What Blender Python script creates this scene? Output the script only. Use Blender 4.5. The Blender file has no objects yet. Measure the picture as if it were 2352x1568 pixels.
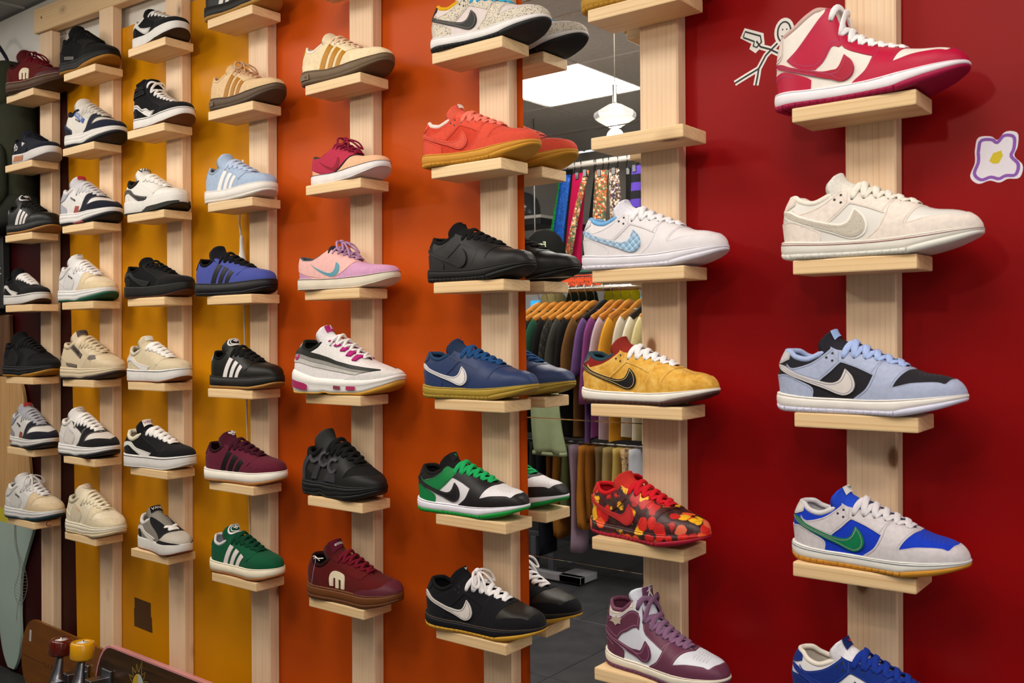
import bpy, bmesh, math, random
import numpy as np
from mathutils import Vector, Matrix
from mathutils.geometry import delaunay_2d_cdt

SC = bpy.context.scene
COL = SC.collection
R = math.radians
ZC = 1.35                                   # camera height above the floor
WALL_Y = 0.035                              # face of the painted wall boards; post fronts are y = 0
MIR_Y = 0.0255                              # face of the mirror tiles
CEIL = ZC + 1.24

# ------------------------------------------------------------------ camera
def make_camera():
    yaw, pitch, roll = 0.66442, -0.01112, -0.01309
    f = Vector((-math.sin(yaw) * math.cos(pitch), math.cos(yaw) * math.cos(pitch), math.sin(pitch)))
    r = f.cross(Vector((0, 0, 1))).normalized()
    u = r.cross(f)
    r2 = r * math.cos(roll) + u * math.sin(roll)
    u2 = -r * math.sin(roll) + u * math.cos(roll)
    cd = bpy.data.cameras.new('camera')
    cd.sensor_width = 36.0
    cd.lens = 2172.5 / 2352 * 36.0
    cd.clip_start = 0.05
    co = bpy.data.objects.new('camera', cd)
    COL.objects.link(co)
    m = Matrix((r2, u2, -f)).transposed().to_4x4()
    m.translation = Vector((0, -1.6474, ZC))
    co.matrix_world = m
    cd.dof.use_dof = True
    cd.dof.focus_distance = 2.35
    cd.dof.aperture_fstop = 9.0
    SC.camera = co
make_camera()

# ------------------------------------------------------------------ world, exposure, light levels
SC.view_settings.view_transform = 'Standard'
SC.view_settings.look = 'None'
SC.view_settings.gamma = 1.0
SC.view_settings.use_curve_mapping = False
SC.view_settings.exposure = -0.36
PANEL_STRENGTH = 17.0                       # ceiling light panels
PENDANT_W = 10.0                           # bulb in each glass pendant
wd = bpy.data.worlds.new('world'); SC.world = wd; wd.use_nodes = True
wd.node_tree.nodes['Background'].inputs[0].default_value = (0.9, 0.95, 1.0, 1)
wd.node_tree.nodes['Background'].inputs[1].default_value = 2.2

# ------------------------------------------------------------------ colour + materials
def lin(h):
    h = h.lstrip('#')
    out = []
    for i in (0, 2, 4):
        c = int(h[i:i + 2], 16) / 255
        out.append(c / 12.92 if c <= 0.04045 else ((c + 0.055) / 1.055) ** 2.4)
    return (*out, 1.0)

class NT:
    def __init__(s, name):
        s.m = bpy.data.materials.new(name); s.m.use_nodes = True
        s.t = s.m.node_tree; s.n = s.t.nodes; s.l = s.t.links
        s.b = s.n['Principled BSDF']
    def add(s, typ, **kw):
        nd = s.n.new(typ)
        for k, v in kw.items():
            if k in nd.inputs.keys():
                if hasattr(v, 'node'): s.l.new(v, nd.inputs[k])
                else: nd.inputs[k].default_value = v
            else: setattr(nd, k, v)
        return nd
    def link(s, a, b): s.l.new(a, b)
    def obj(s, scale=(1, 1, 1), rnd=False):
        tc = s.add('ShaderNodeTexCoord'); mp = s.add('ShaderNodeMapping'); mp.inputs['Scale'].default_value = scale
        s.link(tc.outputs['Object'], mp.inputs['Vector'])
        if rnd:
            oi = s.add('ShaderNodeObjectInfo'); mu = s.add('ShaderNodeVectorMath', operation='SCALE')
            cx = s.add('ShaderNodeCombineXYZ')
            for i, k in enumerate((7.3, 3.1, 11.7)):
                mm = s.add('ShaderNodeMath', operation='MULTIPLY'); s.link(oi.outputs['Random'], mm.inputs[0]); mm.inputs[1].default_value = k
                s.link(mm.outputs[0], cx.inputs[i])
            s.link(cx.outputs[0], mp.inputs['Location'])
        return mp.outputs[0]
    def noise(s, vec, scale, detail=3.0, rough=0.55):
        nd = s.add('ShaderNodeTexNoise'); nd.inputs['Scale'].default_value = scale; nd.inputs['Detail'].default_value = detail
        nd.inputs['Roughness'].default_value = rough
        s.link(vec, nd.inputs['Vector']); return nd.outputs['Fac']
    def ramp(s, fac, stops, interp='LINEAR'):
        nd = s.add('ShaderNodeValToRGB'); cr = nd.color_ramp; cr.interpolation = interp
        while len(cr.elements) < len(stops): cr.elements.new(0.5)
        for e, (p, c) in zip(cr.elements, stops):
            e.position = p; e.color = c if len(c) == 4 else (*c, 1)
        s.link(fac, nd.inputs['Fac']); return nd.outputs['Color']
    def bump(s, h, strength, dist=0.002):
        nd = s.add('ShaderNodeBump'); nd.inputs['Strength'].default_value = strength; nd.inputs['Distance'].default_value = dist
        s.link(h, nd.inputs['Height']); s.link(nd.outputs[0], s.b.inputs['Normal'])
    def mix(s, fac, a, b):
        nd = s.add('ShaderNodeMix', data_type='RGBA')
        for v, i in ((fac, 0), (a, 6), (b, 7)):
            if hasattr(v, 'node'): s.link(v, nd.inputs[i])
            else: nd.inputs[i].default_value = v
        return nd.outputs[2]
    def base(s, v):
        if hasattr(v, 'node'): s.link(v, s.b.inputs['Base Color'])
        else: s.b.inputs['Base Color'].default_value = v
    def set(s, **kw):
        for k, v in kw.items(): s.b.inputs[k.replace('_', ' ')].default_value = v

def sc3(c, k): return (min(c[0] * k, 1), min(c[1] * k, 1), min(c[2] * k, 1), 1)
_M = {}
def M(key):
    """material from a key 'kind:hex' or a named special"""
    if key in _M: return _M[key]
    kind, _, hx = key.partition(':')
    t = NT(key.replace('#', '').replace(':', '_'))
    c = lin(hx) if hx.startswith('#') else None
    if kind == 'suede':
        v = t.obj(); n = t.noise(v, 130, 4); t.base(t.ramp(n, [(0.3, sc3(c, 0.92)), (0.7, sc3(c, 1.07))]))
        t.bump(t.noise(v, 900, 2), 0.35, 0.0006); t.set(Roughness=0.92, Sheen_Weight=0.04, Sheen_Roughness=0.5, Specular_IOR_Level=0.15)
    elif kind == 'leather':
        v = t.obj(); n = t.noise(v, 60, 2); t.base(t.ramp(n, [(0.3, sc3(c, 0.97)), (0.7, sc3(c, 1.03))]))
        vo = t.add('ShaderNodeTexVoronoi'); vo.inputs['Scale'].default_value = 420; t.link(v, vo.inputs['Vector'])
        t.bump(vo.outputs['Distance'], 0.12, 0.0006); t.set(Roughness=0.46, Specular_IOR_Level=0.25)
    elif kind == 'patent':
        t.base(c); t.set(Roughness=0.32, Specular_IOR_Level=0.5)
    elif kind == 'rubber':
        v = t.obj(); n = t.noise(v, 26, 2); t.base(t.ramp(n, [(0.3, sc3(c, 0.95)), (0.7, sc3(c, 1.04))])); t.set(Roughness=0.55, Specular_IOR_Level=0.25)
    elif kind == 'tread':
        v = t.obj(); ln = t.add('ShaderNodeVectorMath', operation='LENGTH'); off = t.add('ShaderNodeVectorMath', operation='SUBTRACT')
        t.link(v, off.inputs[0]); off.inputs[1].default_value = (0.07, 0, 0); t.link(off.outputs[0], ln.inputs[0])
        mm = t.add('ShaderNodeMath', operation='MULTIPLY'); t.link(ln.outputs['Value'], mm.inputs[0]); mm.inputs[1].default_value = 1050
        sn = t.add('ShaderNodeMath', operation='SINE'); t.link(mm.outputs[0], sn.inputs[0])
        t.base(c); t.bump(sn.outputs[0], 0.6, 0.002); t.set(Roughness=0.6)
    elif kind == 'fabric':
        v = t.obj(); n = t.noise(v, 220, 3); t.base(t.ramp(n, [(0.3, sc3(c, 0.92)), (0.7, sc3(c, 1.07))]))
        t.bump(t.noise(v, 700, 2), 0.5, 0.001); t.set(Roughness=0.9, Specular_IOR_Level=0.15)
    elif kind == 'mesh':
        v = t.obj(); vo = t.add('ShaderNodeTexVoronoi'); vo.inputs['Scale'].default_value = 500; t.link(v, vo.inputs['Vector'])
        t.base(t.ramp(vo.outputs['Distance'], [(0.1, sc3(c, 0.72)), (0.5, sc3(c, 1.05))])); t.bump(vo.outputs['Distance'], 0.4, 0.001); t.set(Roughness=0.8)
    elif kind == 'paint':
        v = t.obj(); n = t.noise(v, 2.2, 3); t.base(t.ramp(n, [(0.35, sc3(c, 0.93)), (0.65, sc3(c, 1.05))]))
        t.bump(t.noise(v, 160, 3), 0.12, 0.001); t.set(Roughness=0.42, Specular_IOR_Level=0.17 if hx.startswith('#8e') else 0.12)
    elif kind == 'plain':
        t.base(c); t.set(Roughness=0.6)
    elif kind == 'gloss':
        t.base(c); t.set(Roughness=0.18, Coat_Weight=0.4, Coat_Roughness=0.05)
    elif kind == 'metal':
        t.base(c); t.set(Roughness=0.3, Metallic=1.0)
    elif kind == 'cloth':
        v = t.obj(); n = t.noise(v, 9, 4); t.base(t.ramp(n, [(0.3, sc3(c, 0.85)), (0.7, sc3(c, 1.1))]))
        t.bump(t.noise(v, 500, 2), 0.3, 0.001); t.set(Roughness=0.93, Specular_IOR_Level=0.2)
    elif kind == 'glitter':
        v = t.obj(); vo = t.add('ShaderNodeTexVoronoi'); vo.inputs['Scale'].default_value = 260; t.link(v, vo.inputs['Vector'])
        t.base(t.mix(t.ramp(vo.outputs['Color'], [(0.3, (0, 0, 0)), (0.9, (1, 1, 1))]), sc3(c, 0.6), sc3(c, 2.2)))
        t.link(vo.outputs['Color'], t.b.inputs['Roughness']); t.set(Metallic=0.4)
        nm = t.add('ShaderNodeBump'); nm.inputs['Strength'].default_value = 0.7; t.link(vo.outputs['Color'], nm.inputs['Height']); t.link(nm.outputs[0], t.b.inputs['Normal'])
    elif kind == 'pine':                                   # hx = axis of the grain: x or z
        ax = {'x': 0, 'z': 2}[hx]
        sc = [1, 1, 1]; sc[ax] = 0.06
        v = t.obj(tuple(sc), True)
        n1 = t.add('ShaderNodeTexNoise'); n1.inputs['Scale'].default_value = 7; n1.inputs['Detail'].default_value = 2; t.link(v, n1.inputs['Vector'])
        sp = t.add('ShaderNodeSeparateXYZ'); t.link(v, sp.inputs[0])
        o1, o2 = [sp.outputs[i] for i in range(3) if i != ax]
        def lenring(dx, dy):
            a = t.add('ShaderNodeMath', operation='ADD'); t.link(o1, a.inputs[0]); a.inputs[1].default_value = dx
            b = t.add('ShaderNodeMath', operation='ADD'); t.link(o2, b.inputs[0]); b.inputs[1].default_value = dy
            cx = t.add('ShaderNodeCombineXYZ'); t.link(a.outputs[0], cx.inputs[0]); t.link(b.outputs[0], cx.inputs[1])
            md = t.add('ShaderNodeVectorMath', operation='LENGTH'); t.link(cx.outputs[0], md.inputs[0]); return md.outputs['Value']
        r = lenring(0.05, 0.09)
        w = t.add('ShaderNodeMath', operation='MULTIPLY_ADD'); t.link(n1.outputs['Fac'], w.inputs[0]); w.inputs[1].default_value = 0.05; t.link(r, w.inputs[2])
        k = t.add('ShaderNodeMath', operation='MULTIPLY'); t.link(w.outputs[0], k.inputs[0]); k.inputs[1].default_value = 105
        fr = t.add('ShaderNodeMath', operation='FRACT'); t.link(k.outputs[0], fr.inputs[0])
        pal = ['#e9c696', '#e5bf8b', '#d6a974', '#e6c08c', '#eed0a2'] if hx == 'x' else ['#e8c8a4', '#e4c09a', '#d6b088', '#e6c4a0', '#ecd0ae']
        ring = t.ramp(fr.outputs[0], [(0.0, lin(pal[0])), (0.66, lin(pal[1])), (0.92, lin(pal[2])), (1.0, lin(pal[3]))])
        fine = t.noise(v, 60, 3)
        col = t.mix(t.ramp(fine, [(0.3, (0, 0, 0)), (0.7, (0.75, 0.75, 0.75))]), ring, lin(pal[4]))
        kv = [1, 1, 1]; kv[ax] = 0.55
        kt = t.obj(tuple(kv), True)
        vo = t.add('ShaderNodeTexVoronoi'); vo.inputs['Scale'].default_value = 7.5; t.link(kt, vo.inputs['Vector'])
        kn = t.ramp(vo.outputs['Distance'], [(0.0, (1, 1, 1)), (0.06, (0.95, 0.95, 0.95)), (0.095, (0.3, 0.3, 0.3)), (0.17, (0, 0, 0))])
        col = t.mix(kn, col, lin('#7d4e26'))
        oi = t.add('ShaderNodeObjectInfo'); hs = t.add('ShaderNodeHueSaturation')
        mr = t.add('ShaderNodeMapRange'); t.link(oi.outputs['Random'], mr.inputs['Value']); mr.inputs['To Min'].default_value = 0.93; mr.inputs['To Max'].default_value = 1.08
        t.link(mr.outputs[0], hs.inputs['Value']); t.link(col, hs.inputs['Color'])
        t.base(hs.outputs[0]); t.set(Roughness=0.52)
        t.bump(fr.outputs[0], 0.08, 0.001)
    elif key == 'plaid':
        v = t.obj((1, 1, 1)); rt = t.add('ShaderNodeMapping'); rt.inputs['Rotation'].default_value = (0, R(40), 0); t.link(v, rt.inputs['Vector'])
        sp = t.add('ShaderNodeSeparateXYZ'); t.link(rt.outputs[0], sp.inputs[0])
        cols = None
        for ch in (0, 2):
            a = t.add('ShaderNodeMath', operation='MULTIPLY'); t.link(sp.outputs[ch], a.inputs[0]); a.inputs[1].default_value = 110
            f = t.add('ShaderNodeMath', operation='FRACT'); t.link(a.outputs[0], f.inputs[0])
            g = t.ramp(f.outputs[0], [(0, lin('#86b4d8')), (0.4, lin('#c4dcea')), (0.72, lin('#8cbade')), (0.86, lin('#4c7ca8'))], 'CONSTANT')
            cols = g if cols is None else t.mix(0.5, cols, g)
        t.base(cols); t.set(Roughness=0.9)
    elif key == 'floral' or key == 'floral_sole':
        v = t.obj((1, 1, 1)); dn = t.add('ShaderNodeTexNoise'); dn.inputs['Scale'].default_value = 60; t.link(v, dn.inputs['Vector'])
        mx = t.add('ShaderNodeMix', data_type='VECTOR'); mx.inputs[0].default_value = 0.014; t.link(v, mx.inputs[4]); t.link(dn.outputs['Color'], mx.inputs[5])
        vo = t.add('ShaderNodeTexVoronoi'); vo.inputs['Scale'].default_value = 42; t.link(mx.outputs[1], vo.inputs['Vector'])
        sep = t.add('ShaderNodeSeparateColor'); t.link(vo.outputs['Color'], sep.inputs[0])
        ground = t.ramp(t.noise(v, 70, 3), [(0.35, lin('#1c0a10')), (0.55, lin('#43161c')), (0.7, lin('#2c3a1c'))])
        flower = t.ramp(sep.outputs[0], [(0.0, lin('#d8241a')), (0.3, lin('#ef5a24')), (0.5, lin('#f0b41c')), (0.72, lin('#e06a4a')), (0.85, lin('#c01818'))], 'CONSTANT')
        big = t.ramp(vo.outputs['Distance'], [(0.50, (1, 1, 1)), (0.57, (0, 0, 0))])
        t.base(t.mix(big, ground, flower)); t.set(Roughness=0.45)
    elif key == 'safari':
        v = t.obj(); vo = t.add('ShaderNodeTexVoronoi'); vo.feature = 'DISTANCE_TO_EDGE'; vo.inputs['Scale'].default_value = 300; t.link(v, vo.inputs['Vector'])
        v2 = t.add('ShaderNodeTexVoronoi'); v2.inputs['Scale'].default_value = 300; t.link(v, v2.inputs['Vector'])
        s2 = t.ramp(v2.outputs['Distance'], [(0.22, lin('#6e6052')), (0.4, lin('#d8cebd'))])
        t.base(s2); t.set(Roughness=0.8)
    elif key == 'blotch':
        v = t.obj(); n = t.noise(v, 48, 5, 0.7); t.base(t.ramp(n, [(0.34, lin('#c68f2c')), (0.5, lin('#dca53e')), (0.66, lin('#e8bd62'))])); t.set(Roughness=0.9)
        t.bump(t.noise(v, 800, 2), 0.3, 0.0006)
    elif key == 'mirror':
        t.base((0.93, 0.93, 0.93, 1)); t.set(Metallic=1.0, Roughness=0.0)
    elif key == 'panel_light':
        t.b.inputs['Emission Color'].default_value = (1, 0.955, 0.88, 1); t.b.inputs['Emission Strength'].default_value = PANEL_STRENGTH; t.base((0.8, 0.8, 0.8, 1))
    elif key == 'bulb':
        t.b.inputs['Emission Color'].default_value = (1, 0.86, 0.66, 1); t.b.inputs['Emission Strength'].default_value = 25
    elif key == 'screen_blue':
        t.base(lin('#1080c8')); t.b.inputs['Emission Color'].default_value = lin('#28a8f0'); t.b.inputs['Emission Strength'].default_value = 1.6
    elif key == 'crystal':
        t.set(Transmission_Weight=.7, Roughness=0.05, IOR=1.5); t.base((1, 1, 1, 1)); t.b.inputs['Emission Color'].default_value = (1, .95, .88, 1); t.b.inputs['Emission Strength'].default_value = 0.3
    elif key == 'glass':
        t.set(Transmission_Weight=1.0, Roughness=0.02, IOR=1.5); t.base((1, 1, 1, 1))
    elif key == 'ceiling_tile':
        v = t.obj(); n = t.noise(v, 45, 4); t.base(t.ramp(n, [(0.3, lin('#c6c4be')), (0.7, lin('#d4d2cc'))])); t.set(Roughness=0.95)
    elif key == 'floor_tile':
        v = t.obj((1, 1, 1), True); n = t.noise(v, 14, 5); t.base(t.ramp(n, [(0.3, lin('#35363a')), (0.7, lin('#47484b'))])); t.set(Roughness=0.42)
    elif key == 'grout':
        t.base(lin('#77756c')); t.set(Roughness=0.9)
    elif key == 'white_wall':
        v = t.obj(); n = t.noise(v, 3, 3); t.base(t.ramp(n, [(0.3, lin('#e4e1da')), (0.7, lin('#ebe8e2'))])); t.bump(t.noise(v, 120, 3), 0.1, 0.001); t.set(Roughness=0.8)
    elif key == 'dark_veneer':
        v = t.obj((0.6, 1, 9)); n = t.noise(v, 9, 5); t.base(t.ramp(n, [(0.3, lin('#241405')), (0.7, lin('#4a2d0c'))])); t.set(Roughness=0.3)
    elif key == 'bamboo':
        v = t.obj((9, 1, 0.5)); n = t.noise(v, 6, 4); t.base(t.ramp(n, [(0.3, lin('#b8864c')), (0.7, lin('#d3a468'))])); t.set(Roughness=0.22, Coat_Weight=0.6)
    elif key == 'brown_wood':
        v = t.obj((9, 1, 0.7)); n = t.noise(v, 8, 4); t.base(t.ramp(n, [(0.3, lin('#3a2210')), (0.7, lin('#6a4220'))])); t.set(Roughness=0.4)
    elif key == 'orange_wood':
        v = t.obj((0.6, 1, 8)); n = t.noise(v, 8, 4); t.base(t.ramp(n, [(0.3, lin('#66380a')), (0.7, lin('#7c4810'))])); t.set(Roughness=0.35)
    elif key == 'hanger_wood':
        v = t.obj((1, 0.2, 1), True); n = t.noise(v, 40, 4); t.base(t.ramp(n, [(0.3, lin('#b9701f')), (0.7, lin('#d99a48'))])); t.set(Roughness=0.3)
    elif key == 'flower_print' or key == 'comic_print' or key == 'camo_print' or key == 'line_print':
        pal = {'flower_print': ['#5d6b3c', '#d9c9a0', '#b4412c', '#3f5a4a', '#c8763a'], 'comic_print': ['#2a2622', '#cfc4ae', '#8a5a3a', '#d8d0c0', '#4a3a58'],
               'camo_print': ['#181612', '#2c2820', '#0e0d0b', '#3a3428', '#141210'], 'line_print': ['#c8a878', '#c8a878', '#c09c68', '#6a5a4c', '#d0b488']}[key]
        v = t.obj(); dn = t.add('ShaderNodeTexNoise'); dn.inputs['Scale'].default_value = 70; t.link(v, dn.inputs['Vector'])
        mx = t.add('ShaderNodeMix', data_type='VECTOR'); mx.inputs[0].default_value = 0.025; t.link(v, mx.inputs[4]); t.link(dn.outputs['Color'], mx.inputs[5])
        vo = t.add('ShaderNodeTexVoronoi'); vo.inputs['Scale'].default_value = 105; t.link(mx.outputs[1], vo.inputs['Vector'])
        sep = t.add('ShaderNodeSeparateColor'); t.link(vo.outputs['Color'], sep.inputs[0])
        t.base(t.ramp(sep.outputs[0], [(i / 5, lin(h)) for i, h in enumerate(pal)], 'CONSTANT')); t.set(Roughness=0.9)
    elif key == 'stripes':
        v = t.obj(); sp = t.add('ShaderNodeSeparateXYZ'); t.link(v, sp.inputs[0])
        a = t.add('ShaderNodeMath', operation='MULTIPLY'); t.link(sp.outputs[2], a.inputs[0]); a.inputs[1].default_value = 11
        f = t.add('ShaderNodeMath', operation='FRACT'); t.link(a.outputs[0], f.inputs[0])
        t.base(t.ramp(f.outputs[0], [(0, lin('#15131c')), (0.5, lin('#5a3fb4'))], 'CONSTANT')); t.set(Roughness=0.9)
    else:
        raise KeyError(key)
    _M[key] = t.m
    return t.m

# ------------------------------------------------------------------ object helpers
def tag(o, label=None, cat=None, group=None, kind=None):
    if label: o['label'] = label
    if cat: o['category'] = cat
    if group: o['group'] = group
    if kind: o['kind'] = kind
    return o
def empty(name, loc=(0, 0, 0), rz=0.0, label=None, cat=None, group=None):
    o = bpy.data.objects.new(name, None); COL.objects.link(o); o.empty_display_size = 0.05
    o.location = loc; o.rotation_euler = (0, 0, rz)
    return tag(o, label, cat, group)
def mesh_from(name, vs, fs, smooth=True, flat_from=None):
    me = bpy.data.meshes.new(name)
    me.from_pydata([tuple(map(float, v)) for v in vs], [], [tuple(map(int, f)) for f in fs])
    me.materials.append(None)
    if smooth: me.polygons.foreach_set('use_smooth', [True] * len(me.polygons))
    me.update()
    return me
def put(name, me, mat, parent=None, loc=None, rot=None):
    o = bpy.data.objects.new(name, me); COL.objects.link(o)
    o.material_slots[0].link = 'OBJECT'; o.material_slots[0].material = M(mat) if isinstance(mat, str) else mat
    if parent is not None: o.parent = parent
    if loc is not None: o.location = loc
    if rot is not None: o.rotation_euler = rot
    return o
def bm_done(bm, name, smooth=False):
    bmesh.ops.recalc_face_normals(bm, faces=bm.faces)
    me = bpy.data.meshes.new(name); bm.to_mesh(me); bm.free(); me.materials.append(None)
    if smooth: me.polygons.foreach_set('use_smooth', [True] * len(me.polygons))
    return me
def box_mesh(name, x0, x1, y0, y1, z0, z1, bev=0.0, seg=1):
    bm = bmesh.new()
    bmesh.ops.create_cube(bm, size=1.0)
    for v in bm.verts:
        v.co = Vector((x0 + (v.co.x + 0.5) * (x1 - x0), y0 + (v.co.y + 0.5) * (y1 - y0), z0 + (v.co.z + 0.5) * (z1 - z0)))
    if bev: bmesh.ops.bevel(bm, geom=list(bm.edges), offset=bev, segments=seg, affect='EDGES', profile=0.6)
    return bm_done(bm, name)
def tube_geo(path, w, t=None, n=8, cap=True, up=None, taper=None):
    """flat tube: width w, thickness t, along path -> verts, faces"""
    P = np.array(path, float); t = t or w; m = len(P)
    T = np.gradient(P, axis=0); T /= np.linalg.norm(T, axis=1)[:, None] + 1e-12
    vs = []; u0 = np.array(up if up is not None else (0, 0, 1.0))
    for i in range(m):
        N = (up[i] if (up is not None and np.ndim(up) == 2) else u0) - 0
        N = N - T[i] * (N @ T[i])
        if np.linalg.norm(N) < 1e-4: N = np.cross(T[i], [1, 0.3, 0.1])
        N /= np.linalg.norm(N); B = np.cross(T[i], N)
        k = 1 if taper is None else taper[i]
        for j in range(n):
            a = 2 * math.pi * j / n
            vs.append(P[i] + k * (B * math.cos(a) * w / 2 + N * math.sin(a) * t / 2))
    fs = []
    for i in range(m - 1):
        for j in range(n):
            a = i * n + j; b = i * n + (j + 1) % n
            fs.append((a, b, b + n, a + n))
    if cap:
        fs.append(tuple(range(n - 1, -1, -1))); fs.append(tuple(range((m - 1) * n, m * n)))
    return vs, fs
def join(geos):
    V = []; F = []
    for vs, fs in geos:
        o = len(V); V += [tuple(v) for v in vs]; F += [tuple(i + o for i in f) for f in fs]
    return V, F
def spline(pts, n):
    P = np.array(pts, float); m = len(P)
    if m < 3: return np.array([P[0] + (P[-1] - P[0]) * k / (n - 1) for k in range(n)])
    Q = np.vstack([2 * P[0] - P[1], P, 2 * P[-1] - P[-2]]); out = []
    for k in range(n):
        u = k / (n - 1) * (m - 1); i = min(int(u), m - 2); f = u - i
        a, b, c, d = Q[i:i + 4]
        out.append(0.5 * (2 * b + (c - a) * f + (2 * a - 5 * b + 4 * c - d) * f * f + (3 * b - a - 3 * c + d) * f ** 3))
    return np.array(out)
def lathe(prof, n=24, name='lathe', smooth=True):
    vs = []; fs = []
    for r, z in prof:
        for j in range(n):
            a = 2 * math.pi * j / n; vs.append((r * math.cos(a), r * math.sin(a), z))
    for i in range(len(prof) - 1):
        for j in range(n):
            a = i * n + j; b = i * n + (j + 1) % n; fs.append((a, b, b + n, a + n))
    fs.append(tuple(range(n - 1, -1, -1))); fs.append(tuple(range((len(prof) - 1) * n, len(prof) * n)))
    return mesh_from(name, vs, fs, smooth)
def poly_prism(name, pts, th, to3d):
    """closed 2D polygon (list of (a,b)) -> plate of thickness th; to3d(a,b,h) -> xyz"""
    P = [Vector((a, b)) for a, b in pts]; n = len(P)
    r = delaunay_2d_cdt(P, [(i, (i + 1) % n) for i in range(n)], [list(range(n))], 1, 1e-7)
    vs2 = r[0]; m = len(vs2); fs2 = []
    for f in r[2]:
        cx = sum(vs2[i].x for i in f) / len(f); cy = sum(vs2[i].y for i in f) / len(f); ins = False
        for i in range(n):
            a, b = P[i], P[(i + 1) % n]
            if (a.y > cy) != (b.y > cy) and cx < (b.x - a.x) * (cy - a.y) / (b.y - a.y) + a.x: ins = not ins
        if ins: fs2.append(tuple(f))
    V = [to3d(v.x, v.y, th) for v in vs2] + [to3d(v.x, v.y, 0) for v in vs2]
    F = [tuple(f) for f in fs2] + [tuple(i + m for i in reversed(f)) for f in fs2]
    cnt = {}
    for f in fs2:
        for i in range(len(f)):
            e = (f[i], f[(i + 1) % len(f)]); cnt[e] = 1
    for (a, b) in list(cnt):
        if (b, a) not in cnt: F.append((b, a, a + m, b + m))
    me = mesh_from(name, V, F, False); return me
_text_cache = {}
def text_geo(s, size=1.0, shear=0.0, spacing=1.0, bold=0.0):
    k = (s, size, shear, spacing, bold)
    if k not in _text_cache:
        cu = bpy.data.curves.new('lettering', 'FONT'); cu.body = s; cu.size = size; cu.align_x = 'CENTER'; cu.align_y = 'CENTER'
        cu.shear = shear; cu.space_character = spacing; cu.resolution_u = 3; cu.offset = bold
        o = bpy.data.objects.new('lettering', cu); COL.objects.link(o)
        dg = bpy.context.evaluated_depsgraph_get(); dg.update()
        me = bpy.data.meshes.new_from_object(o.evaluated_get(dg))
        vs = [(v.co.x, v.co.y) for v in me.vertices]; fs = [tuple(p.vertices) for p in me.polygons]
        bpy.data.objects.remove(o); bpy.data.meshes.remove(me); bpy.data.curves.remove(cu)
        _text_cache[k] = (vs, fs)
    return _text_cache[k]

def scribble(n, seed, w=.09):
    """a line of illegible handwriting, about one unit high -> verts, faces"""
    rnd = random.Random(seed); V = []; F = []
    for k in range(n):
        x = (k - n / 2) * .62 + rnd.uniform(-.05, .05); pts = [(x + rnd.uniform(0, .5), rnd.uniform(-.42, .42)) for _ in range(rnd.choice((3, 4, 4)))]
        for a, b in zip(pts[:-1], pts[1:]):
            d = Vector((b[0] - a[0], b[1] - a[1])); 
            if d.length < .05: continue
            m = Vector((-d.y, d.x)).normalized() * w / 2; o = len(V)
            V += [(a[0] + m.x, a[1] + m.y), (a[0] - m.x, a[1] - m.y), (b[0] - m.x, b[1] - m.y), (b[0] + m.x, b[1] + m.y)]; F.append((o, o + 1, o + 2, o + 3))
    return V, F
# ------------------------------------------------------------------ sneaker builder
LR = 0.29                                     # reference shoe length
T, B_, RG = 9.0, -9.0, 8.0                     # markers: top line, sole line, ridge
def pchip(pts):
    x = np.array([p[0] for p in pts], float); y = np.array([p[1] for p in pts], float)
    h = np.diff(x); d = np.diff(y) / h; m = np.zeros(len(x))
    for i in range(1, len(x) - 1):
        if d[i - 1] * d[i] > 0:
            w1 = 2 * h[i] + h[i - 1]; w2 = h[i] + 2 * h[i - 1]; m[i] = (w1 + w2) / (w1 / d[i - 1] + w2 / d[i])
    m[0] = d[0]; m[-1] = d[-1]
    def f(v):
        v = np.clip(np.asarray(v, float), x[0], x[-1]); i = np.clip(np.searchsorted(x, v, side='right') - 1, 0, len(h) - 1)
        t = (v - x[i]) / h[i]
        return ((2 * t**3 - 3 * t**2 + 1) * y[i] + (t**3 - 2 * t**2 + t) * h[i] * m[i] + (-2 * t**3 + 3 * t**2) * y[i + 1] + (t**3 - t**2) * h[i] * m[i + 1])
    return f
def x2q(x): return np.arccos(np.clip(1 - 2 * np.asarray(x, float), -1, 1)) / math.pi
def q2x(q): return (1 - np.cos(math.pi * np.asarray(q, float))) / 2
PLAN_X = [0, .15, .35, .5, .68, .8, 1]
PLAN_W = [.125, .133, .128, .145, .172, .168, .15]
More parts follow.
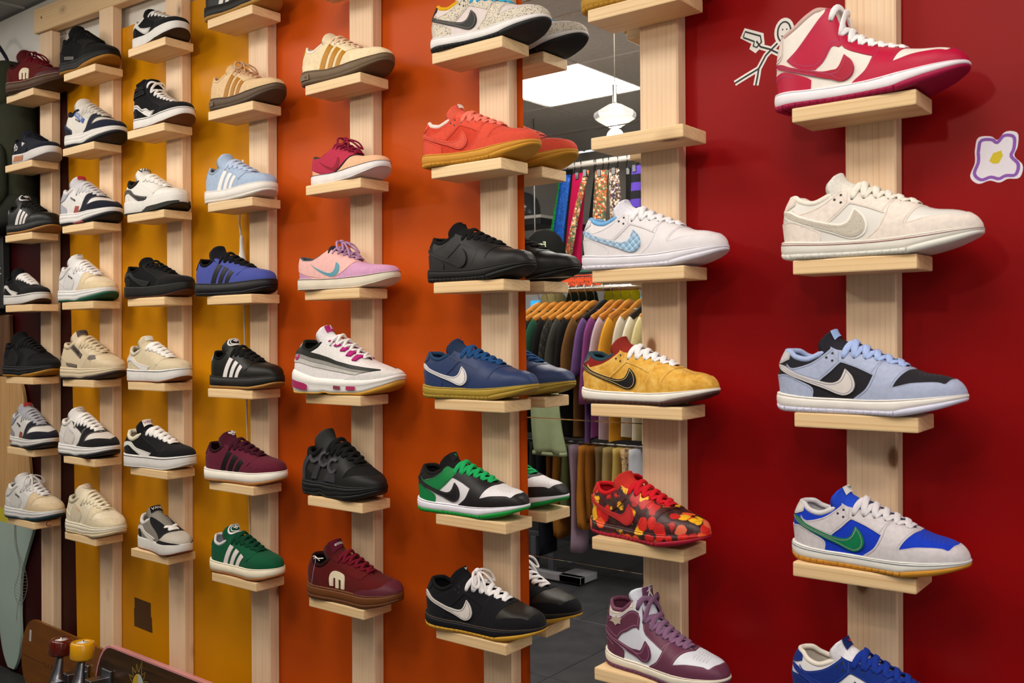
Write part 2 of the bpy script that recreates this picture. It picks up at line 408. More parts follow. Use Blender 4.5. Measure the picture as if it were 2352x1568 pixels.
class Model:
    def __init__(s, name, ztop, zbot, roof, collar, yo, n=((0, 2.2), (.35, 2.2), (.6, 2.3), (.8, 2.9), (1, 2.8)), uw=((0, .93), (.3, .93), (.6, .95), (.85, .95), (1, .96)),
                 lean=.9, rim=.014, f0=((0, .25), (1, .25)), teeth=False, tongue=(.03, .016, .0), laces=(.40, .68, 6, .027, .012), panels=None, plan=1.0, tongue_w=1.0, lev=None):
        s.name = name; s.ztop = pchip(ztop); s.zbot = pchip(zbot); s.roof = pchip(roof); s.collarz = pchip(collar); s.yo = pchip(yo)
        s.n = pchip(n); s.uw = pchip(uw); s.lean = lean; s.rim = rim; s.f0 = pchip(f0); s.teeth = teeth; s.tongue_p = tongue; s.lace_p = laces
        s.panels = panels or {}; s.plan = plan; s.xt = yo[-1][0]; s.cache = {}; s.tongue_w = tongue_w; s.lev = lev
        s.xe = [p[0] for p in yo if p[1] >= yo[0][1] - 1e-9][-1]
    def clone(s, name, **kw):
        import copy
        c = copy.copy(s); c.name = name; c.cache = {}
        for k, v in kw.items(): setattr(c, k, v)
        return c
    def w(s, x):
        x = np.asarray(x, float)
        h = np.sqrt(np.clip(1 - (1 - np.minimum(x / .16, 1))**2, 0, 1)); t = np.clip(1 - (1 - np.minimum((1 - x) / .3, 1))**2.3, 0, 1)**(1 / 2.3)
        return np.interp(x, PLAN_X, PLAN_W) * h * t * s.plan
    def yc(s, x): return .02 * np.sin(math.pi * np.clip((np.asarray(x) - .25) / .75, 0, 1))
    def s_of_z(s, x, z):
        zb = s.ztop(x) - .012; t = np.clip((np.asarray(z, float) - zb) / (s.roof(x) - zb), 0, 1)
        return np.arcsin(t**(s.n(x) / 2)) * 2 / math.pi
    def s_of_y(s, x, y):
        wu = s.w(x) * s.uw(x) + 1e-6
        return np.arccos(np.clip(np.asarray(y, float) / wu, 0, 1)**(s.n(x) / 2)) * 2 / math.pi
    def s_top(s, x):
        x = np.asarray(x, float)
        st = np.where(x > s.xt, 1.0, s.s_of_y(np.maximum(x, .1), s.yo(x)))
        sc = np.where(x < s.xe + .08, s.s_of_z(x, s.collarz(x)), 1.0)
        return np.minimum(st, sc)
    def P0(s, q, v):
        q = np.clip(np.asarray(q, float), 0, 1); v = np.asarray(v, float); x = q2x(q)
        zb = s.ztop(x) - .012; n = s.n(x); e = 2 / n
        c = np.cos(v * math.pi / 2); sn = np.clip(np.sin(v * math.pi / 2), 0, 1)
        y = -np.sign(c) * np.abs(c)**e * s.w(x) * s.uw(x); z = zb + (s.roof(x) - zb) * sn**e
        lean = s.lean * np.clip(z - .2, 0, None)**2 * 2.6 + .12 * np.clip(.2 - z, 0, None)
        X = .008 + .985 * x + lean * (1 - x)**5
        return np.stack([(X - .5) * LR, (y + s.yc(x)) * LR, z * LR], -1)
    def N(s, q, v):
        q = np.clip(np.asarray(q, float), .012, .985); v = np.clip(np.asarray(v, float), .03, 1.97)
        a = s.P0(q + .004, v) - s.P0(q - .004, v); b = s.P0(q, v + .006) - s.P0(q, v - .006)
        n = np.cross(a, b); return n / (np.linalg.norm(n, axis=-1, keepdims=True) + 1e-12)
    def P(s, q, v, off=0.0):
        return s.P0(q, v) + s.N(q, v) * np.asarray(off)[..., None] if np.ndim(off) else s.P0(q, v) + s.N(q, v) * off
    def xv(s, x, z, sd, off=0.0):
        """point on the surface from side-view coordinates"""
        sv = s.s_of_z(x, z); sv = np.minimum(sv, 1.0); return s.P(x2q(x), sv if sd < 0 else 2 - sv, off)
    # ---- meshes
    def get(s, key, fn):
        if key not in s.cache: s.cache[key] = fn()
        return s.cache[key]
    def upper(s):
        nq, ns = 60, 15; V = []; F = []
        q = np.linspace(0, 1, nq); st = s.s_top(q2x(q))
        for sd in (-1, 1):
            o = len(V)
            for i in range(nq):
                sv = np.linspace(0, st[i], ns); p = s.P(np.full(ns, q[i]), sv if sd < 0 else 2 - sv, 0.0); V += list(p)
            for i in range(nq - 1):
                for j in range(ns - 1):
                    a = o + i * ns + j; f = (a, a + ns, a + ns + 1, a + 1); F.append(f if sd < 0 else f[::-1])
        bm = bmesh.new(); bv = [bm.verts.new(v) for v in V]
        for f in F:
            try: bm.faces.new([bv[i] for i in f])
            except ValueError: pass
        bmesh.ops.remove_doubles(bm, verts=bm.verts, dist=2e-5)
        return bm_done(bm, s.name + '_upper', True)
    def lining(s):
        V = []; F = []; q = x2q(np.linspace(0, s.xt - .02, 34)); q[0] = 0; ns = 7
        for sd in (-1, 1):
            o = len(V)
            for i in range(len(q)):
                st = float(s.s_top(q2x(q[i]))); sv = np.linspace(st, st * .2, ns); off = np.where(np.arange(ns) < 1, -.0012, -.0042)
                V += list(s.P(np.full(ns, q[i]), sv if sd < 0 else 2 - sv, off))
            for i in range(len(q) - 1):
                for j in range(ns - 1):
                    a = o + i * ns + j; F.append((a, a + 1, a + ns + 1, a + ns))
        return mesh_from(s.name + '_lining', V, F)
    def insole(s):
        x = q2x(np.linspace(0.06, .75, 20)); V = []; F = []
        for i, xx in enumerate(x):
            w = float(s.w(xx)) * .84; z = float(s.ztop(xx)) + .01
            V += [((xx - .49) * LR, (-w + float(s.yc(xx))) * LR, z * LR), ((xx - .49) * LR, (w + float(s.yc(xx))) * LR, z * LR)]
        F = [(2 * i, 2 * i + 2, 2 * i + 3, 2 * i + 1) for i in range(len(x) - 1)]
        return mesh_from(s.name + '_insole', V, F)
    def collar(s):
        xs = np.concatenate([np.linspace(s.xe + .012, .03, 22), [.015, .004, 0]])
        qa = x2q(xs); st = s.s_top(xs)
        a = s.P(qa, st, -.0022); b = s.P(qa[::-1][1:], (2 - st)[::-1][1:], -.0022)
        path = np.vstack([a, b]); path = spline(path, 64)
        tp = np.clip(np.minimum(np.arange(64), 63 - np.arange(64)) / 7, .35, 1)
        return mesh_from(s.name + '_collar', *tube_geo(path, s.rim * 2 * LR, s.rim * 2.4 * LR, 8, True, None, tp))
    def tstations(s):
        ext, th, curl = s.tongue_p[:3]
        x = np.linspace(s.xt + .0, s.xe + .03, 16); pts = np.stack([(.008 + .985 * x - .5), s.roof(x) - .0045], -1)
        t = pts[-1] - pts[-3]; t /= np.linalg.norm(t); p = pts[-1].copy(); extra = []
        for k in range(7):
            a = curl * k / 6; d = np.array([t[0] * math.cos(a) - t[1] * math.sin(a), t[0] * math.sin(a) + t[1] * math.cos(a)]); p = p + d * ext / 7; extra.append(p.copy())
        C = np.vstack([pts, extra]); n = len(C)
        wt = np.concatenate([np.clip(s.yo(x) + .014, .022, .12), np.full(7, float(s.yo(s.xe)) + .014) * np.linspace(1.0, 1.06, 7)]) * s.tongue_w
        end = np.array([1, 1, 1, .99, .96, .88, .70]); wt[-7:] *= end
        Tn = np.gradient(C, axis=0); Tn /= np.linalg.norm(Tn, axis=1)[:, None]; Nn = np.stack([Tn[:, 1], -Tn[:, 0]], -1)
        xs_ = np.concatenate([x, np.full(7, x[-1])]); s._tx = (xs_, np.concatenate([np.zeros(16), np.linspace(.1, 1, 7)]))
        return C, Tn, Nn, wt, th
    def tongue_pt(s, a, b, off=0.0):
        """a: 0 front .. 1 top of the tongue, b: -1..1 across"""
        C, Tn, Nn, wt, th = s.tstations(); i = np.asarray(a, float) * (len(C) - 1); b = np.asarray(b, float)
        f = lambda A: np.stack([np.interp(i, range(len(C)), A[:, k]) for k in range(2)], -1)
        c, n = f(C), f(Nn); w = np.interp(i, range(len(C)), wt)
        xx = np.interp(i, range(len(C)), s._tx[0]); ex = np.interp(i, range(len(C)), s._tx[1])
        yy = np.abs(w * b); nn_ = s.n(xx); wu = s.w(xx) * s.uw(xx) + 1e-6; zb = s.ztop(xx) - .012
        sec = np.clip(1 - np.clip(yy / wu, 0, .98)**nn_, 0, 1)**(1 / nn_)
        drop = (1 - sec) * (s.roof(xx) - zb) * (1 - .55 * ex)
        nz = np.clip(n[..., 1], .35, 1) * (1 - ex) + ex
        h = -drop * nz - .006 * b**2 * (1 - ex) + th * .45 * ex * (1 - b**4 * .7) + off / LR
        p = c + n * h[..., None]
        return np.stack([p[..., 0] * LR, (w * b + .012 * (1 - np.asarray(a))) * LR, p[..., 1] * LR], -1)
    def tongue(s):
        na, nb = 26, 11; V = []; F = []
        b = np.linspace(-1, 1, nb)
        A = np.linspace(0, 1, na)
        for a in A: V += list(s.tongue_pt(np.full(nb, a), b, 0))
        o = len(V)
        for a in A: V += list(s.tongue_pt(np.full(nb, a), b, -s.tongue_p[1] * LR * (.9 - .6 * (a > .97))))
        for i in range(na - 1):
            for j in range(nb - 1):
                p = i * nb + j; F.append((p, p + 1, p + nb + 1, p + nb)); F.append((o + p, o + p + nb, o + p + nb + 1, o + p + 1))
            p = i * nb; F.append((p, p + nb, o + p + nb, o + p)); p = i * nb + nb - 1; F.append((p, o + p, o + p + nb, p + nb))
        for j in range(nb - 1):
            p = (na - 1) * nb + j; F.append((p, p + 1, o + p + 1, o + p)); F.append((j, o + j, o + j + 1, j + 1))
        me = mesh_from(s.name + '_tongue', V, F)
        bm = bmesh.new(); bm.from_mesh(me); bpy.data.meshes.remove(me)
        return bm_done(bm, s.name + '_tongue', True)
    def eyelet_pos(s):
        xa, xb, n = s.lace_p[:3]; x = np.linspace(xb, xa, n); y = s.yo(x) + .017
        return x, s.s_of_y(x, y)
    def laces(s, bow=False, loose=False):
        x, se = s.eyelet_pos(); W, TH = s.lace_p[3] * LR, s.lace_p[4] * LR; G = []; n = len(x); m = 15
        def strip(i, j, flip, lift):
            u = np.linspace(0, 1, m); q = x2q(x[i] + (x[j] - x[i]) * u); a, b = se[i], 2 - se[j]
            v = a + (b - a) * u
            if flip: v = 2 - v
            arch = np.sin(math.pi * u)**.5
            off = (-.0005 + (.0026 + lift) * arch + TH * .35)
            p = s.P(q, v, off); nn = s.N(q, v); tp = np.clip(np.minimum(u, 1 - u) * 12, .72, 1)
            G.append(tube_geo(p, W, TH, 8, True, nn, tp))
        strip(0, 0, False, .001)
        for i in range(n - 1):
            strip(i, i + 1, False, .003); strip(i, i + 1, True, .0008)
        if bow:
            c = s.P(x2q(x[-1] + .012), np.array(1.0), .012); nrm = s.N(x2q(x[-1] + .012), np.array(1.0)); up = np.array([-nrm[2], 0, nrm[0]]); yy = np.array([0, 1.0, 0])
            fw = -up; cw, ct = min(W, .0062), min(TH, .003)
            def loc(l): return np.array([c + yy * a * LR + fw * b * LR + nrm * d * LR for a, b, d in l])
            for sd in (-1, 1):
                pts = loc([(0, 0, .0), (sd * .05, .0, .014), (sd * .11, .04, .006), (sd * .13, .09, -.03), (sd * .09, .10, -.022), (sd * .04, .04, .006), (0, .005, .008)])
                G.append(tube_geo(spline(pts, 26), cw, ct * 1.5, 8, True, nrm))
                pts = loc([(0, 0, .005), (sd * .02, .04, .016), (sd * .045, .11, -.008), (sd * .07, .17, -.05)])
                G.append(tube_geo(spline(pts, 14), cw * .9, ct * 1.4, 8, True, nrm))
            pts = loc([(-.03, .0, .005), (0, -.005, .018), (.03, .0, .005)]); G.append(tube_geo(spline(pts, 8), cw * 1.6, cw * 1.2, 8, True, nrm))
        return mesh_from(s.name + '_laces', *join(G))
    def eyelets(s, extra=()):
        x, se = s.eyelet_pos(); G = []
        pts = [(xx, a) for xx, a in zip(x, se)] + [(ex, float(s.s_of_z(ex, ez))) for ex, ez in extra]
        for xx, a in pts:
            for v in (a, 2 - a):
                q = np.array(x2q(xx)); v = np.array(v); c = s.P(q, v, .0017); n = s.N(q, v); t1 = np.cross(n, [0, 1, .3]); t1 /= np.linalg.norm(t1); t2 = np.cross(n, t1)
                vs = [c + (t1 * math.cos(k * math.pi / 4) + t2 * math.sin(k * math.pi / 4)) * .0021 for k in range(8)]
                G.append((vs, [tuple(range(8))]))
        return mesh_from(s.name + '_eyelets', *join(G))
    def perforations(s):
        G = []
        for i in range(5):
            for j in range(-3, 4):
                x = .775 + .024 * i + .006 * abs(j); v = np.array(1 + j * .085); q = np.array(x2q(x)); c = s.P(q, v, .0011); n = s.N(q, v)
                t1 = np.cross(n, [0, 1, .3]); t1 /= np.linalg.norm(t1); t2 = np.cross(n, t1)
                G.append(([c + (t1 * math.cos(k * math.pi / 3) + t2 * math.sin(k * math.pi / 3)) * .0009 for k in range(6)], [tuple(range(6))]))
        return mesh_from(s.name + '_perforations', *join(G))
    # ---- sole
    def ring(s, n, f, off, tooth=None):
        q = np.linspace(0, 1, n) if np.ndim(n) == 0 else n; x = q2x(q); w = s.w(x); c = s.yc(x)
        X = np.concatenate([x, x[::-1][1:-1]]); Y = np.concatenate([-w + c, (w + c)[::-1][1:-1]])
        d = np.stack([np.roll(X, -1) - np.roll(X, 1), np.roll(Y, -1) - np.roll(Y, 1)], -1); d /= np.linalg.norm(d, axis=1)[:, None] + 1e-9
        nr = np.stack([d[:, 1], -d[:, 0]], -1)
        o = off / LR + (tooth(X) if tooth else 0)
        fz = f(X) if callable(f) else f
        zb, zt = s.zbot(X), s.ztop(X)
        z = zb + (zt - zb) * fz
        return np.stack([(X - .5) * LR + nr[:, 0] * o * LR, Y * LR + nr[:, 1] * o * LR, z * LR], -1)
    def loft(s, name, levels, n=46, bottom=False, tooth=None):
        V = []; F = []; m = 2 * ((n if np.ndim(n) == 0 else len(n)) - 1)
        for f, off in levels: V += list(s.ring(n, f, off, tooth))
        for i in range(len(levels) - 1):
            for j in range(m):
                a = i * m + j; b = i * m + (j + 1) % m; F.append((a, b, b + m, a + m))
        if bottom:
            for j in range(m // 2):
                a, b = j, j + 1; c, d = (m - b) % m, (m - a) % m
                f = [a, c, d, b] if False else [b, a, d, c]
                f = list(dict.fromkeys(f))
                if len(f) >= 3: F.append(tuple(f))
        return mesh_from(name, V, F)
    def midsole(s):
        g = s.f0; k = lambda a: (lambda X: g(X) + (1 - g(X)) * a)
        lv = s.lev or [(0, -.0006), (.06, .0003), (.3, .0012), (.6, .0012), (.78, .0006), (.80, -.0007), (.83, -.0007), (.85, .0006), (.95, 0.0), (1.0, -.0022), (.98, -.012)]
        return s.loft(s.name + '_midsole', [(k(a), o) for a, o in lv])
    def outsole(s):
        g = s.f0; k = lambda a: (lambda X: g(X) * a); tooth = None; n = 46
        if s.teeth:
            nk = [k / 25 for k in range(1, 18)]
            xx = sorted(set(list(q2x(np.linspace(0, 1, 40))) + [a + d for a in nk for d in (-.0034, -.0026, .0026, .0034)]))
            n = x2q(np.array(xx)); n[0] = 0; n[-1] = 1
            tooth = lambda X: np.where(np.min(np.abs(X[:, None] - np.array(nk)[None, :]), axis=1) < .003, -.0055, 0)
        return s.loft(s.name + '_outsole', [(k(0), -.004), (k(.12), -.0012), (k(.5), .0006), (k(.97), .0009), (k(1), -.0008)], n, True, tooth)
    def band(s, fa, fb, off=.0016):
        return s.loft(s.name + '_band', [(fa, off - .001), (fa, off), (fb, off), (fb, off - .001)])
    def sole_pt(s, x, f, sd, off):
        x = np.asarray(x, float); f = np.asarray(f, float); w = s.w(x); zb, zt = s.zbot(x), s.ztop(x); z = zb + (zt - zb) * f
        d = (s.w(np.minimum(x + .004, 1)) - s.w(np.maximum(x - .004, 0))) / .008; nx = -d / np.sqrt(1 + d * d); ny = 1 / np.sqrt(1 + d * d)
        o = off / LR
        return np.stack([(x - .5 + nx * o) * LR, (sd * (w + ny * o) + s.yc(x)) * LR, z * LR], -1)
    # ---- panels
    def path(s, pts, closed):
        pq = []
        for p in pts:
            x, z = p[0], p[1]; corner = len(p) > 2 or abs(z) >= 8
            if z == T: sv = float(s.s_top(x)); mk = 'T'
            elif z == B_: sv = 0.0; mk = 'B'
            elif z == RG: sv = 1.0; mk = 'R'
            else: sv = min(float(s.s_of_z(x, z)), float(s.s_top(x))); mk = ''
            pq.append((float(x2q(x)), sv * .45, corner, mk))
        n = len(pq); out = []
        rngs = range(n if closed else n - 1)
        for i in rngs:
            a, b = pq[i], pq[(i + 1) % n]; d = math.hypot(a[0] - b[0], a[1] - b[1]); k = max(1, int(d / .011))
            same = a[3] and a[3] == b[3]
            p0 = a if (a[2] or (not closed and i == 0)) else pq[i - 1]; p3 = b if (b[2] or (not closed and i == n - 2)) else pq[(i + 2) % n]
            for j in range(k):
                u = j / k
                if same or (a[2] and b[2]): qx, sy = a[0] + (b[0] - a[0]) * u, a[1] + (b[1] - a[1]) * u
                else:
                    c = [0.5 * (2 * a[m] + (b[m] - p0[m]) * u + (2 * p0[m] - 5 * a[m] + 4 * b[m] - p3[m]) * u * u + (3 * a[m] - p0[m] - 3 * b[m] + p3[m]) * u**3) for m in (0, 1)]
                    qx, sy = c
                stp = float(s.s_top(q2x(qx))) * .45
                if same == 'T' or (a[3] == 'T' and b[3] == 'T'): sy = stp
                out.append((min(max(qx, 0), 1), min(max(sy, 0), stp)))
        if not closed: out.append((pq[-1][0], pq[-1][1]))
        return out
    def panel(s, key, kind, pts, th, sd=-1):
        if kind == 'over':
            h = s.path(pts, False); full = h + [(q, .9 - sv) for q, sv in reversed(h)]
        else: full = s.path(pts, True)
        cl = []
        for p in full:
            if not cl or math.hypot(p[0] - cl[-1][0], p[1] - cl[-1][1]) > 2e-4: cl.append(p)
        while len(cl) > 3 and math.hypot(cl[0][0] - cl[-1][0], cl[0][1] - cl[-1][1]) < 2e-4: cl.pop()
        A = np.array(cl); n = len(A); h = .019
        gx = np.arange(A[:, 0].min() + h / 2, A[:, 0].max(), h); gy = np.arange(A[:, 1].min() + h / 2, A[:, 1].max(), h)
        X, Y = np.meshgrid(gx, gy); X = X.ravel(); Y = Y.ravel()
        ins = np.zeros(len(X), bool); dmin = np.full(len(X), 9.0)
        for i in range(n):
            x0, y0 = A[i]; x1, y1 = A[(i + 1) % n]
            c = (y0 > Y) != (y1 > Y); 
            with np.errstate(divide='ignore', invalid='ignore'): xi = (x1 - x0) * (Y - y0) / (y1 - y0) + x0
            ins ^= c & (X < xi); dmin = np.minimum(dmin, np.hypot(X - x0, Y - y0))
        keep = ins & (dmin > h * .45)
        vs = [Vector((a, b)) for a, b in cl] + [Vector((a, b)) for a, b in zip(X[keep], Y[keep])]
        r = delaunay_2d_cdt(vs, [(i, (i + 1) % n) for i in range(n)], [list(range(n))], 1, 1e-6)
        v2 = np.array([(v.x, v.y) for v in r[0]]); f2 = [tuple(f) for f in r[2]]
        if f2:
            C = np.array([v2[list(f)].mean(0) for f in f2]); X, Y = C[:, 0], C[:, 1]; ins = np.zeros(len(X), bool)
            for i in range(n):
                x0, y0 = A[i]; x1, y1 = A[(i + 1) % n]; c = (y0 > Y) != (y1 > Y)
                with np.errstate(divide='ignore', invalid='ignore'): xi = (x1 - x0) * (Y - y0) / (y1 - y0) + x0
                ins ^= c & (X < xi)
            f2 = [f for f, k in zip(f2, ins) if k]
        if len(f2) == 0: print('EMPTY PANEL', s.name, key); return None
        q = v2[:, 0]; v = v2[:, 1] / .45
        if kind == 'side' and sd > 0: v = 2 - v
        top = s.P(q, v, th)
        cnt = set()
        for f in f2:
            for i in range(len(f)): cnt.add((f[i], f[(i + 1) % len(f)]))
        be = [(a, b) for a, b in cnt if (b, a) not in cnt]
        bi = sorted({i for e in be for i in e}); mp = {b: k for k, b in enumerate(bi)}
        low = s.P(q[bi], v[bi], -.0008); edge = s.P(q[bi], v[bi], th)
        o1 = len(top); o2 = o1 + len(bi)
        V = list(top) + list(edge) + list(low); F = [tuple(f) for f in f2] + [(o1 + mp[a], o2 + mp[a], o2 + mp[b], o1 + mp[b]) for a, b in be]
        if kind == 'side' and sd > 0: F = [f[::-1] for f in F]
        return mesh_from(s.name + '_' + key, V, F)
    def stitch(s, only):
        """thin raised thread line just inside the edge of each panel"""
        V = []; F = []
        for pn in only:
            kind, pts, th = s.panels[pn]
            full = s.path(pts, kind != 'over')
            if kind == 'over': full = full + [(q, .9 - y) for q, y in reversed(full)]
            A = [full[0]]
            for p_ in full[1:]:
                if math.hypot(p_[0] - A[-1][0], p_[1] - A[-1][1]) > 3e-3: A.append(p_)
            A = np.array(A); n = len(A); t = np.roll(A, -1, 0) - np.roll(A, 1, 0); t /= np.linalg.norm(t, axis=1)[:, None] + 1e-9
            ar = np.sum(A[:, 0] * np.roll(A[:, 1], -1) - np.roll(A[:, 0], -1) * A[:, 1]); nr = np.stack([-t[:, 1], t[:, 0]], -1) * (1 if ar > 0 else -1)
            In = A + nr * .0062; In2 = A + nr * .0082
            q1, v1, q2, v2 = In[:, 0], In[:, 1] / .45, In2[:, 0], In2[:, 1] / .45
            ok = (v1 > .03) & (v1 < 1.97) & (q1 > .02) & (q1 < .985) & ((A[:, 1] > .004) & (A[:, 1] < .896))
            st = s.s_top(q2x(q1)); vv = np.minimum(v1, 2 - v1); ok &= vv < st + .002
            va = np.minimum(A[:, 1] / .45, 2 - A[:, 1] / .45); ok &= (va < s.s_top(q2x(A[:, 0])) - .015) | (va > .985)
            for sd in ((-1,) if kind == 'over' else (-1, 1)):
                f = (lambda v: v) if sd < 0 else (lambda v: 2 - v)
                a, b = s.P(q1, f(v1), th + .00035), s.P(q2, f(v2), th + .00035)
                for i in range(n):
                    j = (i + 1) % n
                    if ok[i] and ok[j] and np.linalg.norm(a[i] - a[j]) < .02:
                        o = len(V); V += [a[i], a[j], b[j], b[i]]; F.append((o, o + 1, o + 2, o + 3))
        return mesh_from(s.name + '_stitching', V, F, False)
    def text_side(s, txt, x, z, size, rot=0.0, sd=-1, off=.0032, bold=.0, shear=0):
        vs, fs = text_geo(txt, 1.0, shear, 1.0, bold); a = np.array(vs) * size; c, d = math.cos(rot), math.sin(rot)
        m = sd * -1
        X = x + (a[:, 0] * c - a[:, 1] * d) * m; Z = z + (a[:, 0] * d + a[:, 1] * c)
        return mesh_from('lettering', s.xv(X, Z, sd, off), fs, False)
    def text_tongue(s, txt, a0, size, off=.0016, bold=.0, rot=0.0):
        vs, fs = text_geo(txt, 1.0, 0, 1.0, bold); A = np.array(vs) * size; c, d = math.cos(rot), math.sin(rot)
        return mesh_from('lettering', s.tongue_map(A[:, 0] * c - A[:, 1] * d, A[:, 0] * d + A[:, 1] * c, a0, off), fs, False)
    def tongue_map(s, dx, dy, a0, off):
        C, Tn, Nn, wt, th = s.tstations(); seg = np.linalg.norm(np.diff(C, axis=0), axis=1); ln = np.concatenate([[0], np.cumsum(seg)]); tot = ln[-1]
        l = np.interp(a0, np.linspace(0, 1, len(C)), ln) + np.asarray(dy); a = np.interp(l, ln, np.linspace(0, 1, len(C)))
        w = np.interp(a * (len(C) - 1), range(len(C)), wt)
        return s.tongue_pt(a, np.asarray(dx) / w, off)
    def patch_tongue(s, pts, a0, off, th=.0008):
        """flat label on the tongue; pts in shoe-length units, x right (facing the toe), y towards the tongue top"""
        P = [Vector(p) for p in pts]; n = len(P)
        dense = []
        for i in range(n):
            a, b = P[i], P[(i + 1) % n]; k = max(1, int((b - a).length / .012))
            dense += [a + (b - a) * (j / k) for j in range(k)]
        n = len(dense); xs = [p.x for p in dense]; ys = [p.y for p in dense]
        ins = [Vector((x, y)) for x in np.arange(min(xs) + .007, max(xs) - .004, .012) for y in np.arange(min(ys) + .007, max(ys) - .004, .012)]
        r = delaunay_2d_cdt(dense + ins, [(i, (i + 1) % n) for i in range(n)], [list(range(n))], 1, 1e-7)
        v = np.array([(p.x, p.y) for p in r[0]]); top = s.tongue_map(v[:, 0], v[:, 1], a0, off + th)
        return mesh_from('label', list(top), [tuple(f) for f in r[2]])

def dense_poly(pts, h, inner=True):
    P = [Vector(p) for p in pts]; n = len(P); D_ = []
    for i in range(n):
        a, b = P[i], P[(i + 1) % n]; k = max(1, int((b - a).length / h)); D_ += [a + (b - a) * (j / k) for j in range(k)]
    xs = [p.x for p in D_]; ys = [p.y for p in D_]; n = len(D_)
    ins = [Vector((x, y)) for x in np.arange(min(xs) + h * .6, max(xs) - h * .3, h) for y in np.arange(min(ys) + h * .6, max(ys) - h * .3, h * 2)]
    r = delaunay_2d_cdt(D_ + ins, [(i, (i + 1) % n) for i in range(n)], [list(range(n))], 1, 1e-7)
    return np.array([(v.x, v.y) for v in r[0]]), [tuple(f) for f in r[2]]
def ngon(rx, ry, n=24, cx=0, cy=0, a0=0): return [(cx + rx * math.cos(a0 + 2 * math.pi * k / n), cy + ry * math.sin(a0 + 2 * math.pi * k / n)) for k in range(n)]
# ------------------------------------------------------------------ sneaker shapes
TICK = [(.022, .258, 1), (.067, .250), (.125, .222), (.217, .190), (.31, .167), (.365, .168), (.395, .19), (.415, .24, 1), (.452, .207), (.472, .160), (.46, .122), (.425, .102), (.386, .104), (.314, .130), (.217, .163), (.125, .196), (.045, .232)]
DUNK_P = {
    'toe_box': ('over', [(.745, RG), (.722, .222), (.675, .15, 1), (.717, .160), (.80, .174), (.89, .176), (.925, .170), (.945, RG)], .0006),
    'toe_overlay': ('over', [(.945, RG), (.925, .170), (.89, .176), (.80, .174), (.717, .160), (.675, .15, 1), (.722, .222), (.742, RG), (.718, T), (.60, T), (.575, .25), (.565, .205), (.53, .135), (.45, B_), (1.0, B_), (1.0, RG)], .0016),
    'eyestay': ('side', [(.315, T), (.62, T), (.59, .255), (.565, .21, 1), (.48, .245), (.40, .272), (.372, .277, 1), (.345, .30)], .0015),
    'ankle_overlay': ('side', [(.075, .262), (.12, .240), (.22, .268), (.29, .318), (.325, T), (.375, T), (.385, .275, 1), (.33, .22), (.275, .172, 1), (.2, .19), (.13, .215)], .0013),
    'heel_counter': ('side', [(0.0, B_), (.235, B_), (.24, .133), (.178, .168), (.085, .205), (.02, .20), (0.0, .20, 1)], .0013),
    'heel_tab': ('side', [(0.0, .262, 1), (.03, .265), (.085, .288, 1), (.075, T), (0.0, T)], .0015),
    'side_tick': ('side', TICK, .0030),
}
DUNK = Model('low_cupsole', ztop=[(0, .105), (.3, .084), (.5, .082), (.75, .095), (.9, .110), (1, .120)], zbot=[(0, .014), (.06, 0), (.66, 0), (.85, .032), (1, .080)],
    roof=[(0, .44), (.28, .44), (.36, .405), (.48, .345), (.66, .268), (.745, .236), (.80, .218), (.88, .208), (.94, .190), (.975, .166), (1, .13)],
    collar=[(0, .335), (.05, .333), (.12, .303), (.19, .290), (.25, .312), (.31, .355), (.37, .40)], yo=[(0, .078), (.33, .078), (.6, .052), (.69, .036), (.722, .0)],
    f0=[(0, .30), (.66, .30), (.74, .42), (1, .52)], teeth=True, tongue=(.062, .036, -.4), laces=(.395, .69, 6, .037, .011), panels=DUNK_P)
DUNK_HI = Model('high_cupsole', ztop=[(0, .105), (.3, .084), (.5, .082), (.75, .095), (.9, .110), (1, .120)], zbot=[(0, .014), (.06, 0), (.66, 0), (.85, .032), (1, .080)],
    roof=[(0, .62), (.26, .62), (.34, .55), (.39, .405), (.46, .335), (.66, .245), (.745, .222), (.80, .210), (.88, .202), (.94, .186), (.975, .164), (1, .13)],
    collar=[(0, .40), (.05, .405), (.12, .43), (.2, .485), (.25, .505), (.31, .505), (.36, .495)], yo=[(0, .085), (.33, .085), (.42, .07), (.6, .052), (.69, .036), (.722, .0)],
    n=((0, 3.2), (.33, 3.2), (.45, 2.4), (.6, 2.3), (.8, 2.9), (1, 2.7)), lean=.30,
    f0=[(0, .30), (.66, .30), (.74, .42), (1, .52)], teeth=True, tongue=(.02, .03, .0), laces=(.335, .69, 8, .036, .013), panels=dict(DUNK_P,
        ankle_overlay=('side', [(.10, .262, 1), (.16, .31), (.235, .405), (.29, .475), (.30, T), (.40, T), (.425, .315), (.385, .285, 1), (.32, .24), (.265, .185, 1), (.2, .195), (.14, .225)], .0013),
        eyestay=('side', [(.36, T), (.62, T), (.59, .245), (.565, .205, 1), (.48, .24), (.43, .265), (.395, .30)], .0015),
        heel_tab=('side', [(0, .27, 1), (.05, .275), (.07, .33), (.05, T), (0, T)], .0014)))
JORDAN = DUNK_HI.clone('mid_cupsole', collarz=pchip([(0, .435), (.05, .43), (.12, .40), (.2, .405), (.25, .44), (.31, .49), (.36, .49)]), tongue_p=(.085, .03, -.2),
    panels=dict(DUNK_HI.panels, ankle_overlay=('side', [(.03, .335, 1), (.10, .345), (.2, .36), (.33, .42, 1), (.36, .38), (.36, .30, 1), (.28, .285), (.22, .25), (.18, .20, 1), (.10, .235), (.04, .27)], .0014),
        collar_panel=('side', [(0, T), (.30, T), (.31, .43, 1), (.2, .375), (.1, .36), (0, .345, 1)], .0007)))
